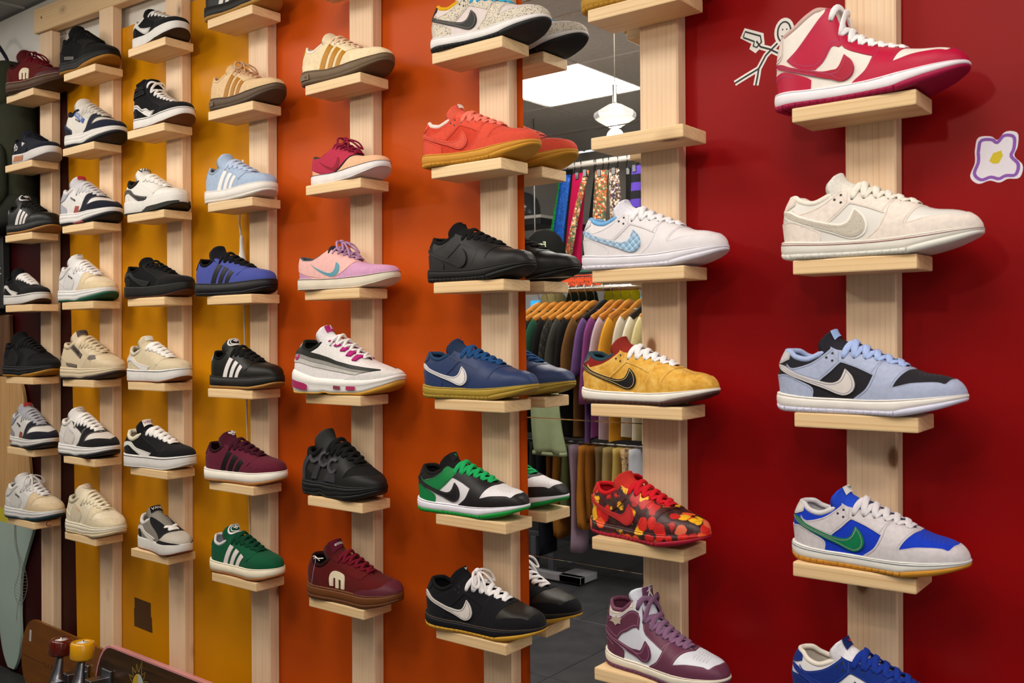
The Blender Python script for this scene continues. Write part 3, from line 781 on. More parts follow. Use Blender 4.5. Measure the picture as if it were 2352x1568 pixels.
CAMP_P = {
    'eyestay': ('side', [(.30, T), (.722, T), (.715, .215, 1), (.665, .175, 1), (.60, .215), (.50, .258), (.40, .292), (.335, .318)], .0016),
    'side_stripe': ('side', [(.29, B_), (.345, B_), (.43, .285, 1), (.375, .31, 1)], .0013),
    'side_stripe#2': ('side', [(.385, B_), (.44, B_), (.525, .252, 1), (.47, .276, 1)], .0013),
    'side_stripe#3': ('side', [(.48, B_), (.535, B_), (.615, .215, 1), (.563, .24, 1)], .0013),
    'heel_tab': ('side', [(0, .25, 1), (.04, .25), (.075, .275), (.06, T), (0, T)], .0014),
    'toe_cap': ('over', [(.73, RG), (.70, .2), (.655, .15), (.635, B_), (1, B_), (1, RG)], .0008),
}
CAMPUS = Model('thick_court', ztop=[(0, .13), (.4, .112), (.7, .118), (1, .14)], zbot=[(0, .012), (.05, 0), (.7, 0), (.87, .02), (1, .055)],
    roof=[(0, .44), (.28, .44), (.36, .415), (.5, .35), (.66, .275), (.735, .25), (.85, .232), (.93, .215), (.97, .19), (1, .15)],
    collar=[(0, .355), (.05, .35), (.13, .300), (.2, .285), (.27, .315), (.33, .37), (.38, .41)], yo=[(0, .082), (.34, .082), (.6, .06), (.7, .04), (.728, 0)],
    f0=[(0, .22), (1, .26)], tongue=(.095, .05, -.6), laces=(.385, .70, 6, .042, .013), panels=CAMP_P, lev=[(0, -.0004), (.05, .0008), (.3, .0016), (.85, .0012), (.87, 0), (.89, .001), (.97, .0006), (1, -.0012), (.98, -.012)], tongue_w=.96)
BUSEN = Model('slim_court', ztop=[(0, .125), (.2, .115), (.4, .10), (.7, .105), (.9, .125), (1, .15)], zbot=[(0, .012), (.05, 0), (.66, 0), (.85, .035), (1, .085)],
    roof=[(0, .42), (.28, .42), (.36, .40), (.5, .325), (.64, .255), (.735, .225), (.85, .215), (.93, .202), (.97, .18), (1, .15)],
    collar=[(0, .335), (.05, .33), (.12, .285), (.19, .27), (.26, .305), (.33, .37), (.38, .40)], yo=[(0, .075), (.34, .075), (.6, .05), (.66, .035), (.69, 0)],
    f0=[(0, .3), (1, .3)], tongue=(.05, .03, -.3), laces=(.385, .66, 6, .026, .011), panels=dict(CAMP_P,
        eyestay=('side', [(.30, T), (.685, T), (.665, .215, 1), (.60, .205, 1), (.50, .26), (.40, .305), (.335, .335)], .0016),
        heel_counter=('side', [(0, B_), (.25, B_), (.22, .145), (.13, .17), (.05, .18), (0, .18, 1)], .0012)))
VULC_P = {
    'toe_cap': ('over', [(.74, RG), (.71, .205), (.66, .16), (.615, B_), (1, B_), (1, RG)], .0013),
    'eyestay': ('side', [(.32, T), (.728, T), (.715, .2, 1), (.66, .175), (.6, .205), (.5, .245), (.42, .275), (.35, .315)], .0013),
    'heel_counter': ('side', [(0, B_), (.17, B_), (.19, .165), (.13, .235), (.05, .275), (0, .28, 1)], .0012),
    'side_wave': ('side', [(.03, .165, 1), (.025, .215), (.10, .258), (.19, .262), (.28, .205), (.40, .178), (.525, .160, 1), (.465, .118), (.35, .128), (.24, .188), (.165, .226), (.10, .208)], .0028),
}
VULC = Model('flat_skate', ztop=[(0, .125), (.4, .112), (.7, .115), (1, .145)], zbot=[(0, .0), (.7, 0), (.88, .025), (1, .062)],
    roof=[(0, .41), (.3, .41), (.38, .385), (.5, .33), (.66, .258), (.74, .228), (.85, .213), (.93, .202), (.97, .183), (1, .155)],
    collar=[(0, .33), (.05, .325), (.13, .28), (.2, .265), (.27, .295), (.34, .35), (.4, .39)], yo=[(0, .075), (.34, .075), (.6, .055), (.7, .038), (.728, 0)],
    f0=[(0, .08), (1, .12)], tongue=(.055, .035, -.4), laces=(.39, .70, 6, .03, .012), panels=VULC_P, lev=[(0, -.0004), (.05, .0006), (.4, .0008), (.9, .0006), (.97, .0002), (1, -.0012), (.98, -.012)])
KNU = VULC.clone('puffy_skate', roof=pchip([(0, .44), (.3, .44), (.38, .415), (.5, .355), (.66, .275), (.74, .245), (.85, .228), (.93, .214), (.97, .192), (1, .16)]), ztop=pchip([(0, .14), (.4, .128), (.7, .13), (1, .155)]),
    collarz=pchip([(0, .36), (.05, .36), (.13, .31), (.2, .29), (.27, .32), (.34, .375), (.4, .41)]), tongue_p=(.10, .055, -.6), lace_p=(.395, .70, 6, .048, .016), rim=.02, tongue_w=.98)
UPL = KNU.clone('loose_skate', lace_p=(.615, .695, 2, .044, .018))
SKHI = VULC.clone('high_skate', roof=pchip([(0, .60), (.26, .60), (.34, .54), (.40, .42), (.5, .335), (.66, .258), (.74, .228), (.85, .213), (.93, .202), (.97, .183), (1, .155)]),
    collarz=pchip([(0, .50), (.05, .50), (.12, .49), (.2, .50), (.27, .52), (.33, .52), (.38, .52)]), yo=pchip([(0, .085), (.33, .085), (.42, .07), (.6, .055), (.7, .038), (.728, 0)]), lean=.25, xe=.33,
    n=pchip([(0, 3.2), (.33, 3.2), (.45, 2.4), (.6, 2.3), (.8, 2.6), (1, 2.4)]), tongue_p=(.04, .03, 0), lace_p=(.34, .70, 8, .028, .012), rim=.02,
    panels=dict(VULC_P, eyestay=('side', [(.29, T), (.728, T), (.715, .2, 1), (.66, .175), (.6, .205), (.5, .245), (.42, .29), (.34, .39), (.30, .47)], .0013),
        ankle_rib=('side', [(.01, .34), (.12, .345), (.29, .36), (.30, .405), (.12, .395), (.01, .385)], .0035),
        **{'ankle_rib#2': ('side', [(.015, .40), (.12, .41), (.285, .42), (.28, .455), (.12, .45), (.015, .44)], .0035)}))
def zs(pts, k, d): return [(p[0], p[1] if abs(p[1]) >= 8 else p[1] * k + d, *p[2:]) for p in pts]
CH_P = {k: (a, zs(p, 1.12, .022), t) for k, (a, p, t) in DUNK_P.items()}
CH_P['side_panel'] = ('side', zs([(.20, .115, 1), (.37, .09, 1), (.43, .17), (.40, .22, 1), (.27, .285, 1), (.22, .20)], 1.12, .022), .0016)
CH_P['side_strip'] = ('side', zs([(.255, .285, 1), (.285, .325, 1), (.475, .225, 1), (.45, .185, 1)], 1.12, .022), .0026)
CH_P['side_bar'] = ('side', zs([(.215, .115, 1), (.205, .145, 1), (.385, .125, 1), (.385, .095, 1)], 1.12, .022), .0024)
CH_P['side_block'] = ('side', [(.36, B_), (.455, B_), (.475, .19, 1), (.40, .20, 1)], .0019)
CH_P['ankle_panel'] = ('side', zs([(.05, .22), (.16, .22), (.23, .27), (.25, .315), (.16, .30), (.09, .315), (.04, .30)], 1.12, .022), .0026)
CH_P['badge'] = ('side', zs([(.30, .235, 1), (.295, .252, 1), (.375, .222, 1), (.38, .205, 1)], 1.12, .022), .003)
CH_P['toe_bar'] = ('side', [(.60, .225, 1), (.61, .262, 1), (.70, .262, 1), (.745, .225, 1), (.66, .215)], .0026)
CHUNK = Model('chunky_skate', ztop=[(0, .145), (.2, .13), (.5, .125), (.8, .13), (1, .148)], zbot=[(0, .018), (.06, 0), (.66, 0), (.86, .03), (1, .07)],
    roof=[(0, .52), (.26, .52), (.34, .49), (.5, .405), (.66, .315), (.745, .272), (.85, .238), (.93, .208), (.98, .18), (1, .16)],
    collar=[(0, .39), (.06, .39), (.13, .36), (.2, .35), (.27, .385), (.33, .445), (.38, .48)], yo=[(0, .092), (.34, .092), (.6, .065), (.7, .042), (.728, 0)],
    f0=[(0, .16), (.3, .2), (.45, .12), (.6, .3), (1, .42)], tongue=(.085, .055, -.55), laces=(.385, .70, 7, .034, .013), panels=CH_P, rim=.022, tongue_w=.9, plan=1.03,
    lev=[(0, -.0004), (.08, .001), (.34, .0022), (.40, .0006), (.46, .0022), (.76, .0012), (.78, 0), (.81, .0012), (.95, .0004), (1, -.0015), (.98, -.012)])
JAN_P = {
    'toe_cap': ('over', [(.66, RG), (.635, .205), (.60, .165), (.53, .125), (.43, B_), (1, B_), (1, RG)], .0008),
    'quarter': ('side', [(.0, .18, 1), (.10, .135), (.22, .105), (.30, .09), (.42, .085, 1), (.52, .122), (.59, .165), (.625, .205), (.635, T), (.35, T), (0.0, T)], .0014),
    'heel_counter': ('side', [(0, B_), (.26, B_), (.10, .13), (0, .172, 1)], .0006),
    'side_tick': ('side', [(.20, .205, 1), (.28, .165), (.36, .135), (.42, .13), (.455, .16), (.46, .215, 1), (.50, .185), (.50, .135), (.46, .105), (.40, .102), (.30, .14)], .0024),
}
JAN = Model('slim_skate', ztop=[(0, .095), (.4, .085), (.75, .095), (1, .125)], zbot=[(0, 0), (.66, 0), (.86, .03), (1, .075)],
    roof=[(0, .36), (.3, .36), (.38, .345), (.5, .29), (.60, .235), (.70, .195), (.85, .18), (.93, .172), (.97, .157), (1, .135)],
    collar=[(0, .27), (.05, .26), (.12, .235), (.2, .232), (.27, .262), (.35, .32), (.4, .345)], yo=[(0, .06), (.36, .06), (.55, .045), (.62, .03), (.645, 0)],
    f0=[(0, .08), (1, .12)], tongue=(.03, .02, .1), laces=(.40, .61, 5, .02, .016), panels=JAN_P, rim=.011, plan=.94,
    lev=[(0, -.0004), (.05, .0006), (.4, .0008), (.9, .0006), (.97, .0002), (1, -.0012), (.98, -.012)])
ETN_P = {
    'toe_cap': ('over', [(.90, RG), (.89, .19), (.80, .165), (.72, .155), (.65, .13), (.61, B_), (1, B_), (1, RG)], .0022),
    'eyestay': ('side', [(.32, T), (.70, T), (.685, .225, 1), (.60, .23), (.48, .275), (.38, .32)], .0012),
    'heel_counter': ('side', [(0, B_), (.22, B_), (.19, .17), (.12, .24), (.08, .30), (0, .31, 1)], .0012),
    'side_emblem': ('side', [(.33, .135, 1), (.325, .20), (.345, .245), (.39, .262), (.475, .245), (.50, .215), (.505, .125, 1), (.465, .125, 1), (.46, .195), (.437, .20), (.437, .125, 1), (.40, .125, 1), (.395, .205), (.373, .205), (.37, .135, 1)], .0024),
}
ETN = Model('gum_skate', ztop=[(0, .13), (.4, .115), (.7, .115), (.9, .13), (1, .15)], zbot=[(0, .01), (.05, 0), (.68, 0), (.87, .03), (1, .07)],
    roof=[(0, .46), (.28, .46), (.36, .43), (.5, .355), (.66, .275), (.74, .242), (.85, .222), (.93, .205), (.97, .183), (1, .155)],
    collar=[(0, .35), (.05, .345), (.13, .30), (.2, .285), (.27, .32), (.33, .385), (.38, .42)], yo=[(0, .078), (.34, .078), (.6, .055), (.68, .038), (.705, 0)],
    f0=[(0, .3), (1, .3)], tongue=(.105, .045, -.55), laces=(.395, .68, 6, .03, .012), panels=ETN_P, rim=.016)
def strip(lo, hi): return lo + list(reversed(hi))
A1 = [(0, .24, 1), (.12, .245), (.25, .215), (.40, .19), (.55, .17), (.68, .155, 1)]
A2 = [(0, .275, 1), (.12, .28), (.25, .25), (.40, .222), (.55, .195), (.74, .17, 1)]
A3 = [(.02, .305, 1), (.12, .31), (.25, .28), (.40, .25), (.55, .215), (.80, .178, 1)]
A4 = [(.08, .36, 1), (.15, .352), (.25, .318), (.40, .282), (.55, .24), (.88, .185, 1)]
AM = Model('air_runner', ztop=[(0, .20), (.12, .175), (.3, .13), (.5, .12), (.75, .12), (.9, .135), (1, .16)], zbot=[(0, .02), (.06, 0), (.30, 0), (.36, .012), (.42, 0), (.7, 0), (.87, .03), (1, .075)],
    roof=[(0, .50), (.26, .50), (.36, .47), (.5, .385), (.66, .285), (.745, .245), (.85, .212), (.93, .188), (.98, .17), (1, .165)],
    collar=[(0, .41), (.05, .405), (.12, .355), (.19, .335), (.26, .365), (.33, .43), (.38, .46)], yo=[(0, .072), (.34, .072), (.6, .05), (.69, .034), (.715, 0)],
    f0=[(0, .1), (.3, .1), (.5, .12), (.7, .18), (.85, .32), (1, .45)], tongue=(.09, .04, -.4), laces=(.39, .68, 6, .022, .016), rim=.014, plan=1.02,
    panels={'grey_band': ('side', strip(A1, A2), .0018), 'silver_band': ('side', strip(A2, A3), .0026), 'dark_band': ('side', strip(A3, A4), .0036),
        'toe_cap': ('over', [(.93, RG), (.90, .185), (.82, .165), (.72, .152), (.60, .13), (.55, B_), (1, B_), (1, RG)], .0022), 'heel_tab': ('side', [(0, .31, 1), (.08, .37, 1), (.07, T), (0, T)], .0016),
        'ankle_panel': ('side', [(.09, .355), (.16, .345), (.22, .33), (.28, T), (.07, T)], .0012),
        'side_tick': ('side', [(.02, .335, 1), (.05, .30), (.08, .285), (.10, .30), (.095, .335, 1), (.12, .30), (.10, .265), (.06, .275)], .003)},
    lev=[(0, -.0006), (.06, .001), (.25, .0035), (.45, .0012), (.55, .0035), (.8, .003), (.93, .0005), (1, -.003), (.98, -.012)])
def arc(cx, cz, r1, r2, a0, a1, sq=.62, n=12):
    o = [(cx + r1 * math.cos(R(a0 + (a1 - a0) * k / n)), cz + r1 * math.sin(R(a0 + (a1 - a0) * k / n)) * sq * 1.5) for k in range(n + 1)]
    i = [(cx + r2 * math.cos(R(a0 + (a1 - a0) * k / n)), cz + r2 * math.sin(R(a0 + (a1 - a0) * k / n)) * sq * 1.5) for k in range(n, -1, -1)]
    return [(*p, 1) for p in o + i]
OSI = CHUNK.clone('cage_skate', roof=pchip([(0, .54), (.26, .54), (.34, .515), (.5, .43), (.66, .33), (.745, .28), (.85, .24), (.93, .21), (.98, .185), (1, .165)]), tongue_p=(.10, .06, -.5), lace_p=(.39, .70, 6, .04, .02),
    zbot=pchip([(0, .02), (.06, 0), (.26, 0), (.33, .02), (.40, 0), (.66, 0), (.86, .035), (1, .085)]),
    panels={'toe_overlay': CH_P['toe_overlay'], 'toe_box': CH_P['toe_box'], 'heel_counter': CH_P['heel_counter'],
        'cage_loop': ('side', arc(.245, .355, .074, .046, 50, 330), .005), 'cage_loop#2': ('side', arc(.375, .325, .074, .046, 50, 330), .005), 'cage_loop#3': ('side', arc(.505, .275, .070, .044, 50, 330), .005),
        'cage_strut': ('side', [(.06, B_), (.13, B_), (.15, .26), (.215, .35, 1), (.19, .38, 1), (.10, .30)], .0035), 'cage_strut#2': ('side', [(.22, .15, 1), (.29, .15, 1), (.345, .28, 1), (.32, .31, 1)], .0035), 'cage_strut#3': ('side', [(.38, .14, 1), (.56, .14, 1), (.54, .24, 1), (.46, .23)], .0035)})

TREFOIL = [[(0, .045), (.016, .03), (.02, .012), (0, -.006), (-.02, .012), (-.016, .03)],
           [(-.052, .026), (-.03, .024), (-.012, .008), (-.008, -.008), (-.03, -.006), (-.048, .006)],
           [(.052, .026), (.048, .006), (.03, -.006), (.008, -.008), (.012, .008), (.03, .024)],
           [(-.026, -.013), (.026, -.013), (.02, -.019), (-.02, -.019)], [(-.018, -.023), (.018, -.023), (.01, -.029), (-.01, -.029)]]
MINITICK = [(-.03, .012), (-.01, -.012), (.0, -.014), (.034, .012), (.002, -.002), (-.012, .002)]
JUMPER = [(-.004, .045), (.004, .045), (.007, .036), (.004, .028), (.024, .038), (.026, .034), (.009, .015), (.012, .0), (.034, -.03), (.028, -.034), (.004, -.008), (-.022, -.034), (-.028, -.03), (-.008, 0), (-.006, .014), (-.026, .006), (-.027, .011), (-.006, .026), (-.008, .036)]
WING = [(-.045, -.02), (-.03, .005), (-.04, .02), (-.015, .02), (0, .035), (.012, .02), (.045, .028), (.03, .005), (.04, -.01), (.015, -.01), (0, -.028), (-.015, -.012)]

def scaled(pts, k, ky=None): return [(a * k, b * (ky or k)) for a, b in pts]

DEFER = []
def shoe(model, label, cols, pose, z, decals=(), bow=False, extra=None, group=None, name='sneaker'):
    x, yaw, L, y = pose
    root = empty(name, (x, y, z), R(yaw), label, 'shoe', group)
    k = L / LR; root.scale = (k, k, k)
    c = lambda *ks: next((cols[q] for q in ks if q in cols), cols['base'])
    m = model; g = m.get
    put('upper', g('upper', m.upper), c('upper'), root)
    put('lining', g('lining', m.lining), c('lining'), root)
    put('insole', g('insole', m.insole), c('insole', 'lining'), root)
    put('collar', g('collar', m.collar), c('collar', 'lining'), root)
    to = put('tongue', g('tongue', m.tongue), c('tongue'), root)
    put('laces', g('laces' + str(bow), lambda: m.laces(bow)), c('laces'), root)
    put('midsole', g('midsole', m.midsole), c('midsole'), root)
    put('outsole', g('outsole', m.outsole), c('outsole', 'midsole'), root)
    ex = ((.335, .322), (.306, .30), (.34, .283)) if m is DUNK else ()
    put('eyelets', g('eyelets', lambda: m.eyelets(ex)), cols.get('eyelets', 'plain:#17151a'), root)['kind'] = 'stuff'
    for pn, (kind, pts, th) in m.panels.items():
        nm = pn.split('#')[0]
        if nm not in cols: continue
        for sd in ((-1,) if kind == 'over' else (-1, 1)):
            me = g((pn, sd), lambda: m.panel(pn.replace('#', ''), kind, pts, th, sd))
            if me: put(nm, me, cols[nm], root)
    th = cols.get('stitch')
    if th and m in (DUNK, JORDAN, DUNK_HI): put('perforations', g('perforations', m.perforations), cols.get('perf', 'plain:#5a5658'), root)['kind'] = 'stuff'
    if th:
        only = [p for p in m.panels if p.split('#')[0] in cols and p.split('#')[0] not in ('side_stripe', 'grey_band', 'silver_band', 'dark_band', 'toe_box')]
        st = put('stitching', g(('stitch', tuple(only)), lambda: m.stitch(only)), th, root); st['kind'] = 'stuff'
    for bnd in cols.get('bands', ()):
        nm, fa, fb, off, mat = bnd
        put(nm, g(('band', fa, fb, off), lambda: m.band(fa, fb, off)), mat, root)
    for d in decals:
        kind, nm, mat = d[0], d[1], d[2]
        if kind == 'tongue':                        # outline on the tongue
            put(nm, m.patch_tongue(d[3], d[4], d[5] if len(d) > 5 else .0012), mat, to)
        elif kind == 'tongue_text':
            put(nm, m.text_tongue(d[3], d[4], d[5], d[6] if len(d) > 6 else .003, d[7] if len(d) > 7 else 0), mat, to)
        elif kind == 'scribble':
            v, f = scribble(d[3], 21, .12); v = np.array(v) * d[5]
            put(nm, mesh_from(nm, m.tongue_map(v[:, 0], v[:, 1], d[4], .003), f, False), mat, to)
        elif kind == 'side_text':
            put(nm, m.text_side(d[3], d[4], d[5], d[6], d[7], -1, d[8] if len(d) > 8 else .004, d[9] if len(d) > 9 else 0), mat, root)
        elif kind == 'side':                        # extra side panel for this shoe only
            for sd in (-1, 1):
                me = m.panel(nm, 'side', d[3], d[4], sd)
                if me: put(nm, me, mat, root)
        elif kind == 'sole':                        # outline on the side of the sole
            v, f = dense_poly(d[3], .018)
            for sd in (-1, 1): put(nm, mesh_from(nm, m.sole_pt(v[:, 0], v[:, 1], sd, d[4]), f if sd < 0 else [q[::-1] for q in f]), mat, root)
        elif kind == 'ring_tongue':
            rx, ry, rw, a0, off = d[3:8]
            n = 28; o = ngon(rx, ry, n); i = ngon(rx - rw, ry - rw, n)
            v = np.array(o + i); me = mesh_from(nm, list(m.tongue_map(v[:, 0], v[:, 1], a0, off)), [(k2, (k2 + 1) % n, n + (k2 + 1) % n, n + k2) for k2 in range(n)])
            put(nm, me, mat, to)
    if extra: extra(root, m)
    return root
# ------------------------------------------------------------------ the room
def struct(name, me, mat, parent=None, loc=None):
    o = put(name, me, mat, parent, loc)
    if parent is None: o['kind'] = 'structure'
    return o
X0, X1, YF = -6.2, 3.2, -3.84
BOARD_TOP = ZC + 1.015
wb = struct('wall_back', box_mesh('wall_back', X0, X1, .06, .18, 0, CEIL), 'white_wall')
for nm, a, b, mt in (('dark_red_board', -4.95, -3.3085, 'paint:#300506'), ('yellow_board', -3.3065, -2.1885, 'paint:#d08a06'), ('orange_board', -2.1865, -1.2705, 'paint:#c24e0c'),
                     ('red_board', -1.2685, 1.6, 'paint:#8e0408')):
    o = put(nm, box_mesh(nm, a, b, WALL_Y, .06, 0, BOARD_TOP, .001), mt, wb)
struct('wall_front', box_mesh('wall_front', X0, X1, YF - .12, YF, 0, CEIL), 'paint:#a8a6a0')
struct('wall_left', box_mesh('wall_left', X0 - .12, X0, YF, .18, 0, CEIL), 'paint:#8a8884')
bm = bmesh.new()
for (a, b, c, d) in ((YF, .18, 0, .5), (YF, .18, 2.3, CEIL), (YF, -3.4, .5, 2.3), (-.9, .18, .5, 2.3)):
    r = bmesh.ops.create_cube(bm, size=1.0)
    for v in r['verts']: v.co = Vector((X1 + (v.co.x + .5) * .12, a + (v.co.y + .5) * (b - a), c + (v.co.z + .5) * (d - c)))
wr = struct('wall_right', bm_done(bm, 'wall_right'), 'white_wall')
wn = struct('window_1', box_mesh('pane', X1 + .05, X1 + .056, -3.4, -.9, .5, 2.3), 'glass')
for k in range(4): put('mullion', box_mesh('mullion', X1 + .03, X1 + .08, -3.4 + k * .82, -3.36 + k * .82, .5, 2.3), 'plain:#3a3a3c', wn)
# ceiling: grey mineral tiles in a grid, light panels
ce = struct('ceiling', box_mesh('ceiling', X0, X1, YF, .18, CEIL + .012, CEIL + .1), 'plain:#8c8a86')
tile = box_mesh('ceiling_tile', -.294, .294, -.294, .294, 0, .012, .003)
gx0, gy0 = -2.47, -1.984
LIGHTS = []
for i in range(-7, 10):
    for j in range(-5, 4):
        cx, cy = gx0 + (i - .5) * .6, gy0 + (j - .5) * .6
        if not (X0 + .2 < cx < X1 - .2 and YF + .2 < cy < -.05): continue
        if (i in (0, 6) and j == 0) or (i % 2 == 0 and j == 2): LIGHTS.append((cx, cy)); continue  # unseen row nearer the wall, added so light falls off down the boards
        put('ceiling_tile', tile, 'ceiling_tile', ce, (cx, cy, CEIL))
grid_bm = bmesh.new()
def gbox(bm, a, b, c, d, e, f):
    r = bmesh.ops.create_cube(bm, size=1.0)
    for v in r['verts']: v.co = Vector((a + (v.co.x + .5) * (b - a), c + (v.co.y + .5) * (d - c), e + (v.co.z + .5) * (f - e)))
for i in range(-7, 10): gbox(grid_bm, gx0 + i * .6 - .006, gx0 + i * .6 + .006, YF, .06, CEIL + .006, CEIL + .012)
for j in range(-5, 4): gbox(grid_bm, X0, X1, gy0 + j * .6 - .006, gy0 + j * .6 + .006, CEIL + .006, CEIL + .012)
g = put('ceiling_grid', bm_done(grid_bm, 'ceiling_grid'), 'plain:#a09e98', ce); g['kind'] = 'stuff'
lp = box_mesh('diffuser', -.285, .285, -.285, .285, -.001, .004); fr = box_mesh('frame', -.297, .297, -.297, .297, .004, .012)
for n, (cx, cy) in enumerate(sorted(LIGHTS)):
    seen = abs(cx + 2.77) < .01 and cy < -2
    t = empty('ceiling_light', (cx, cy, CEIL), 0, 'square glowing ceiling light panel seen in the mirror' if seen else 'ceiling light panel added outside the frame', 'ceiling light', 'ceiling light panels')
    put('frame', fr, 'plain:#e8e8e6', t); put('diffuser', lp, 'panel_light', t)
# floor: dark slate tiles with grout
fl = struct('floor', box_mesh('floor', X0, X1, YF, .06, -.1, -.004), 'grout')
ft = box_mesh('floor_tile', -.153, .153, -.3355, .3355, -.012, 0, .0015)
i = -13
for i in range(-14, 18):
    for j in range(-5, 2):
        cx, cy = -2.163 + (i + .5) * .31, -1.27 + (j + .5) * .675
        if X0 + .1 < cx < X1 - .1 and YF + .2 < cy < -.28: put('floor_tile', ft, 'floor_tile', fl, (cx, cy, 0))

# ------------------------------------------------------------------ posts, top rail, shelves
SHELF = {(0,0):(-3.385,0.855),(0,1):(-3.405,0.612),(0,2):(-3.415,0.364),(0,3):(-3.423,0.115),(0,4):(-3.429,-0.140),(0,5):(-3.432,-0.392),(0,6):(-3.438,-0.645),(1,0):(-2.973,0.862),(1,1):(-2.989,0.619),(1,2):(-3.002,0.366),(1,3):(-3.013,0.114),(1,4):(-3.018,-0.140),(1,5):(-3.021,-0.395),(1,6):(-3.022,-0.649),(2,0):(-2.579,0.867),(2,1):(-2.592,0.621),(2,2):(-2.601,0.369),(2,3):(-2.607,0.114),(2,4):(-2.614,-0.140),(2,5):(-2.608,-0.399),(2,6):(-2.613,-0.651),(3,0):(-2.171,0.869),(3,1):(-2.175,0.617),(3,2):(-2.184,0.365),(3,3):(-2.195,0.108),(3,4):(-2.198,-0.149),(3,5):(-2.199,-0.407),(3,6):(-2.194,-0.663),(4,-1):(-1.755,0.870),(4,0):(-1.763,0.619),(4,1):(-1.767,0.370),(4,2):(-1.777,0.108),(4,3):(-1.779,-0.151),(4,4):(-1.778,-0.408),(4,5):(-1.779,-0.664),(5,0):(-1.332,0.618),(5,1):(-1.339,0.365),(5,2):(-1.337,0.110),(5,3):(-1.339,-0.148),(5,4):(-1.340,-0.405),(5,5):(-1.344,-0.662),(6,0):(-0.919,0.623),(6,1):(-0.915,0.374),(6,2):(-0.916,0.116),(6,3):(-0.923,-0.144),(6,4):(-0.924,-0.406),(6,5):(-0.922,-0.663),(7,0):(-0.511,0.369),(7,1):(-0.512,0.113),(7,2):(-0.512,-0.144),(7,3):(-0.517,-0.398),(7,4):(-0.515,-0.655)}
SH_T, SH_D, SH_W = .0244, .094, .20
POST_LBL = ['pine post with the dark red board behind it', 'pine post at the left part of the yellow board', 'pine post in the middle of the yellow board', 'pine post on the seam of yellow and orange boards',
            'pine post in the middle of the orange board', 'pine post at the left edge of the mirror tiles', 'pine post at the right edge of the mirror tiles', 'pine post standing alone on the red board']
for c in range(8):
    ks = [k for k in SHELF if k[0] == c]; xs = np.array([SHELF[k][0] for k in ks]); zs_ = np.array([SHELF[k][1] for k in ks])
    sl = np.polyfit(zs_, xs, 1); x_at = lambda z: sl[0] * z + sl[1]
    top = ZC + (1.088 if c < 2 else 1.19)
    h2 = top / 2; zc = h2
    me = box_mesh('wall_post', -.0425, .0425, 0, WALL_Y - .0005, -h2, h2, .003)
    p = put('wall_post', me, 'pine:z', None, (x_at(zc - ZC), 0, zc), (0, math.atan(sl[0]), 0))
    tag(p, POST_LBL[c], 'post', 'pine posts along the shoe wall')
rail = empty('top_rail', (-3.466, 0, ZC + 1.14), 0, 'horizontal pine rail across the tops of the leftmost posts', 'rail')
rl = put('rail_board', box_mesh('rail_board', 0, 1.6, -.002, WALL_Y - .0005, -.044, .044, .003), 'pine:x', rail); rl.rotation_euler = (0, R(1.9), 0)
for x in (.06, .46): put('screw', lathe([(.0045, 0), (.0045, .0015), (.002, .002)], 12, 'screw'), 'metal:#c8a050', rail, (x, -.0022, .004 - .033 * x), (R(90), 0, 0))
shelf_me = box_mesh('shelf', -SH_W / 2, SH_W / 2, -SH_D / 2, SH_D / 2, -SH_T / 2, SH_T / 2, .0028, 2)
def shelf(k, lbl):
    x, z = SHELF[k]
    o = put('shelf', shelf_me, 'pine:x', None, (x, -SH_D / 2 - .0003, ZC + z - SH_T / 2))
    return tag(o, lbl, 'shelf', 'small pine shelf blocks on the posts')

# ------------------------------------------------------------------ mirror of square tiles
mir = empty('wall_mirror', (-1.1185, WALL_Y, ZC), 0, 'narrow wall mirror of stacked square tiles between two posts', 'mirror')
put('backing', box_mesh('backing', -.150, .1515, MIR_Y + .005 - WALL_Y, -.0002, -1.1, .99), 'plain:#b0aca4', mir)
mt = box_mesh('mirror_tile', -.1525, .1525, 0, .0045, -.1524, .1524, .0005)
for k in range(-4, 3): put('mirror_tile', mt, 'mirror', mir, (0, MIR_Y - WALL_Y, .114 + .153 + .306 * k))

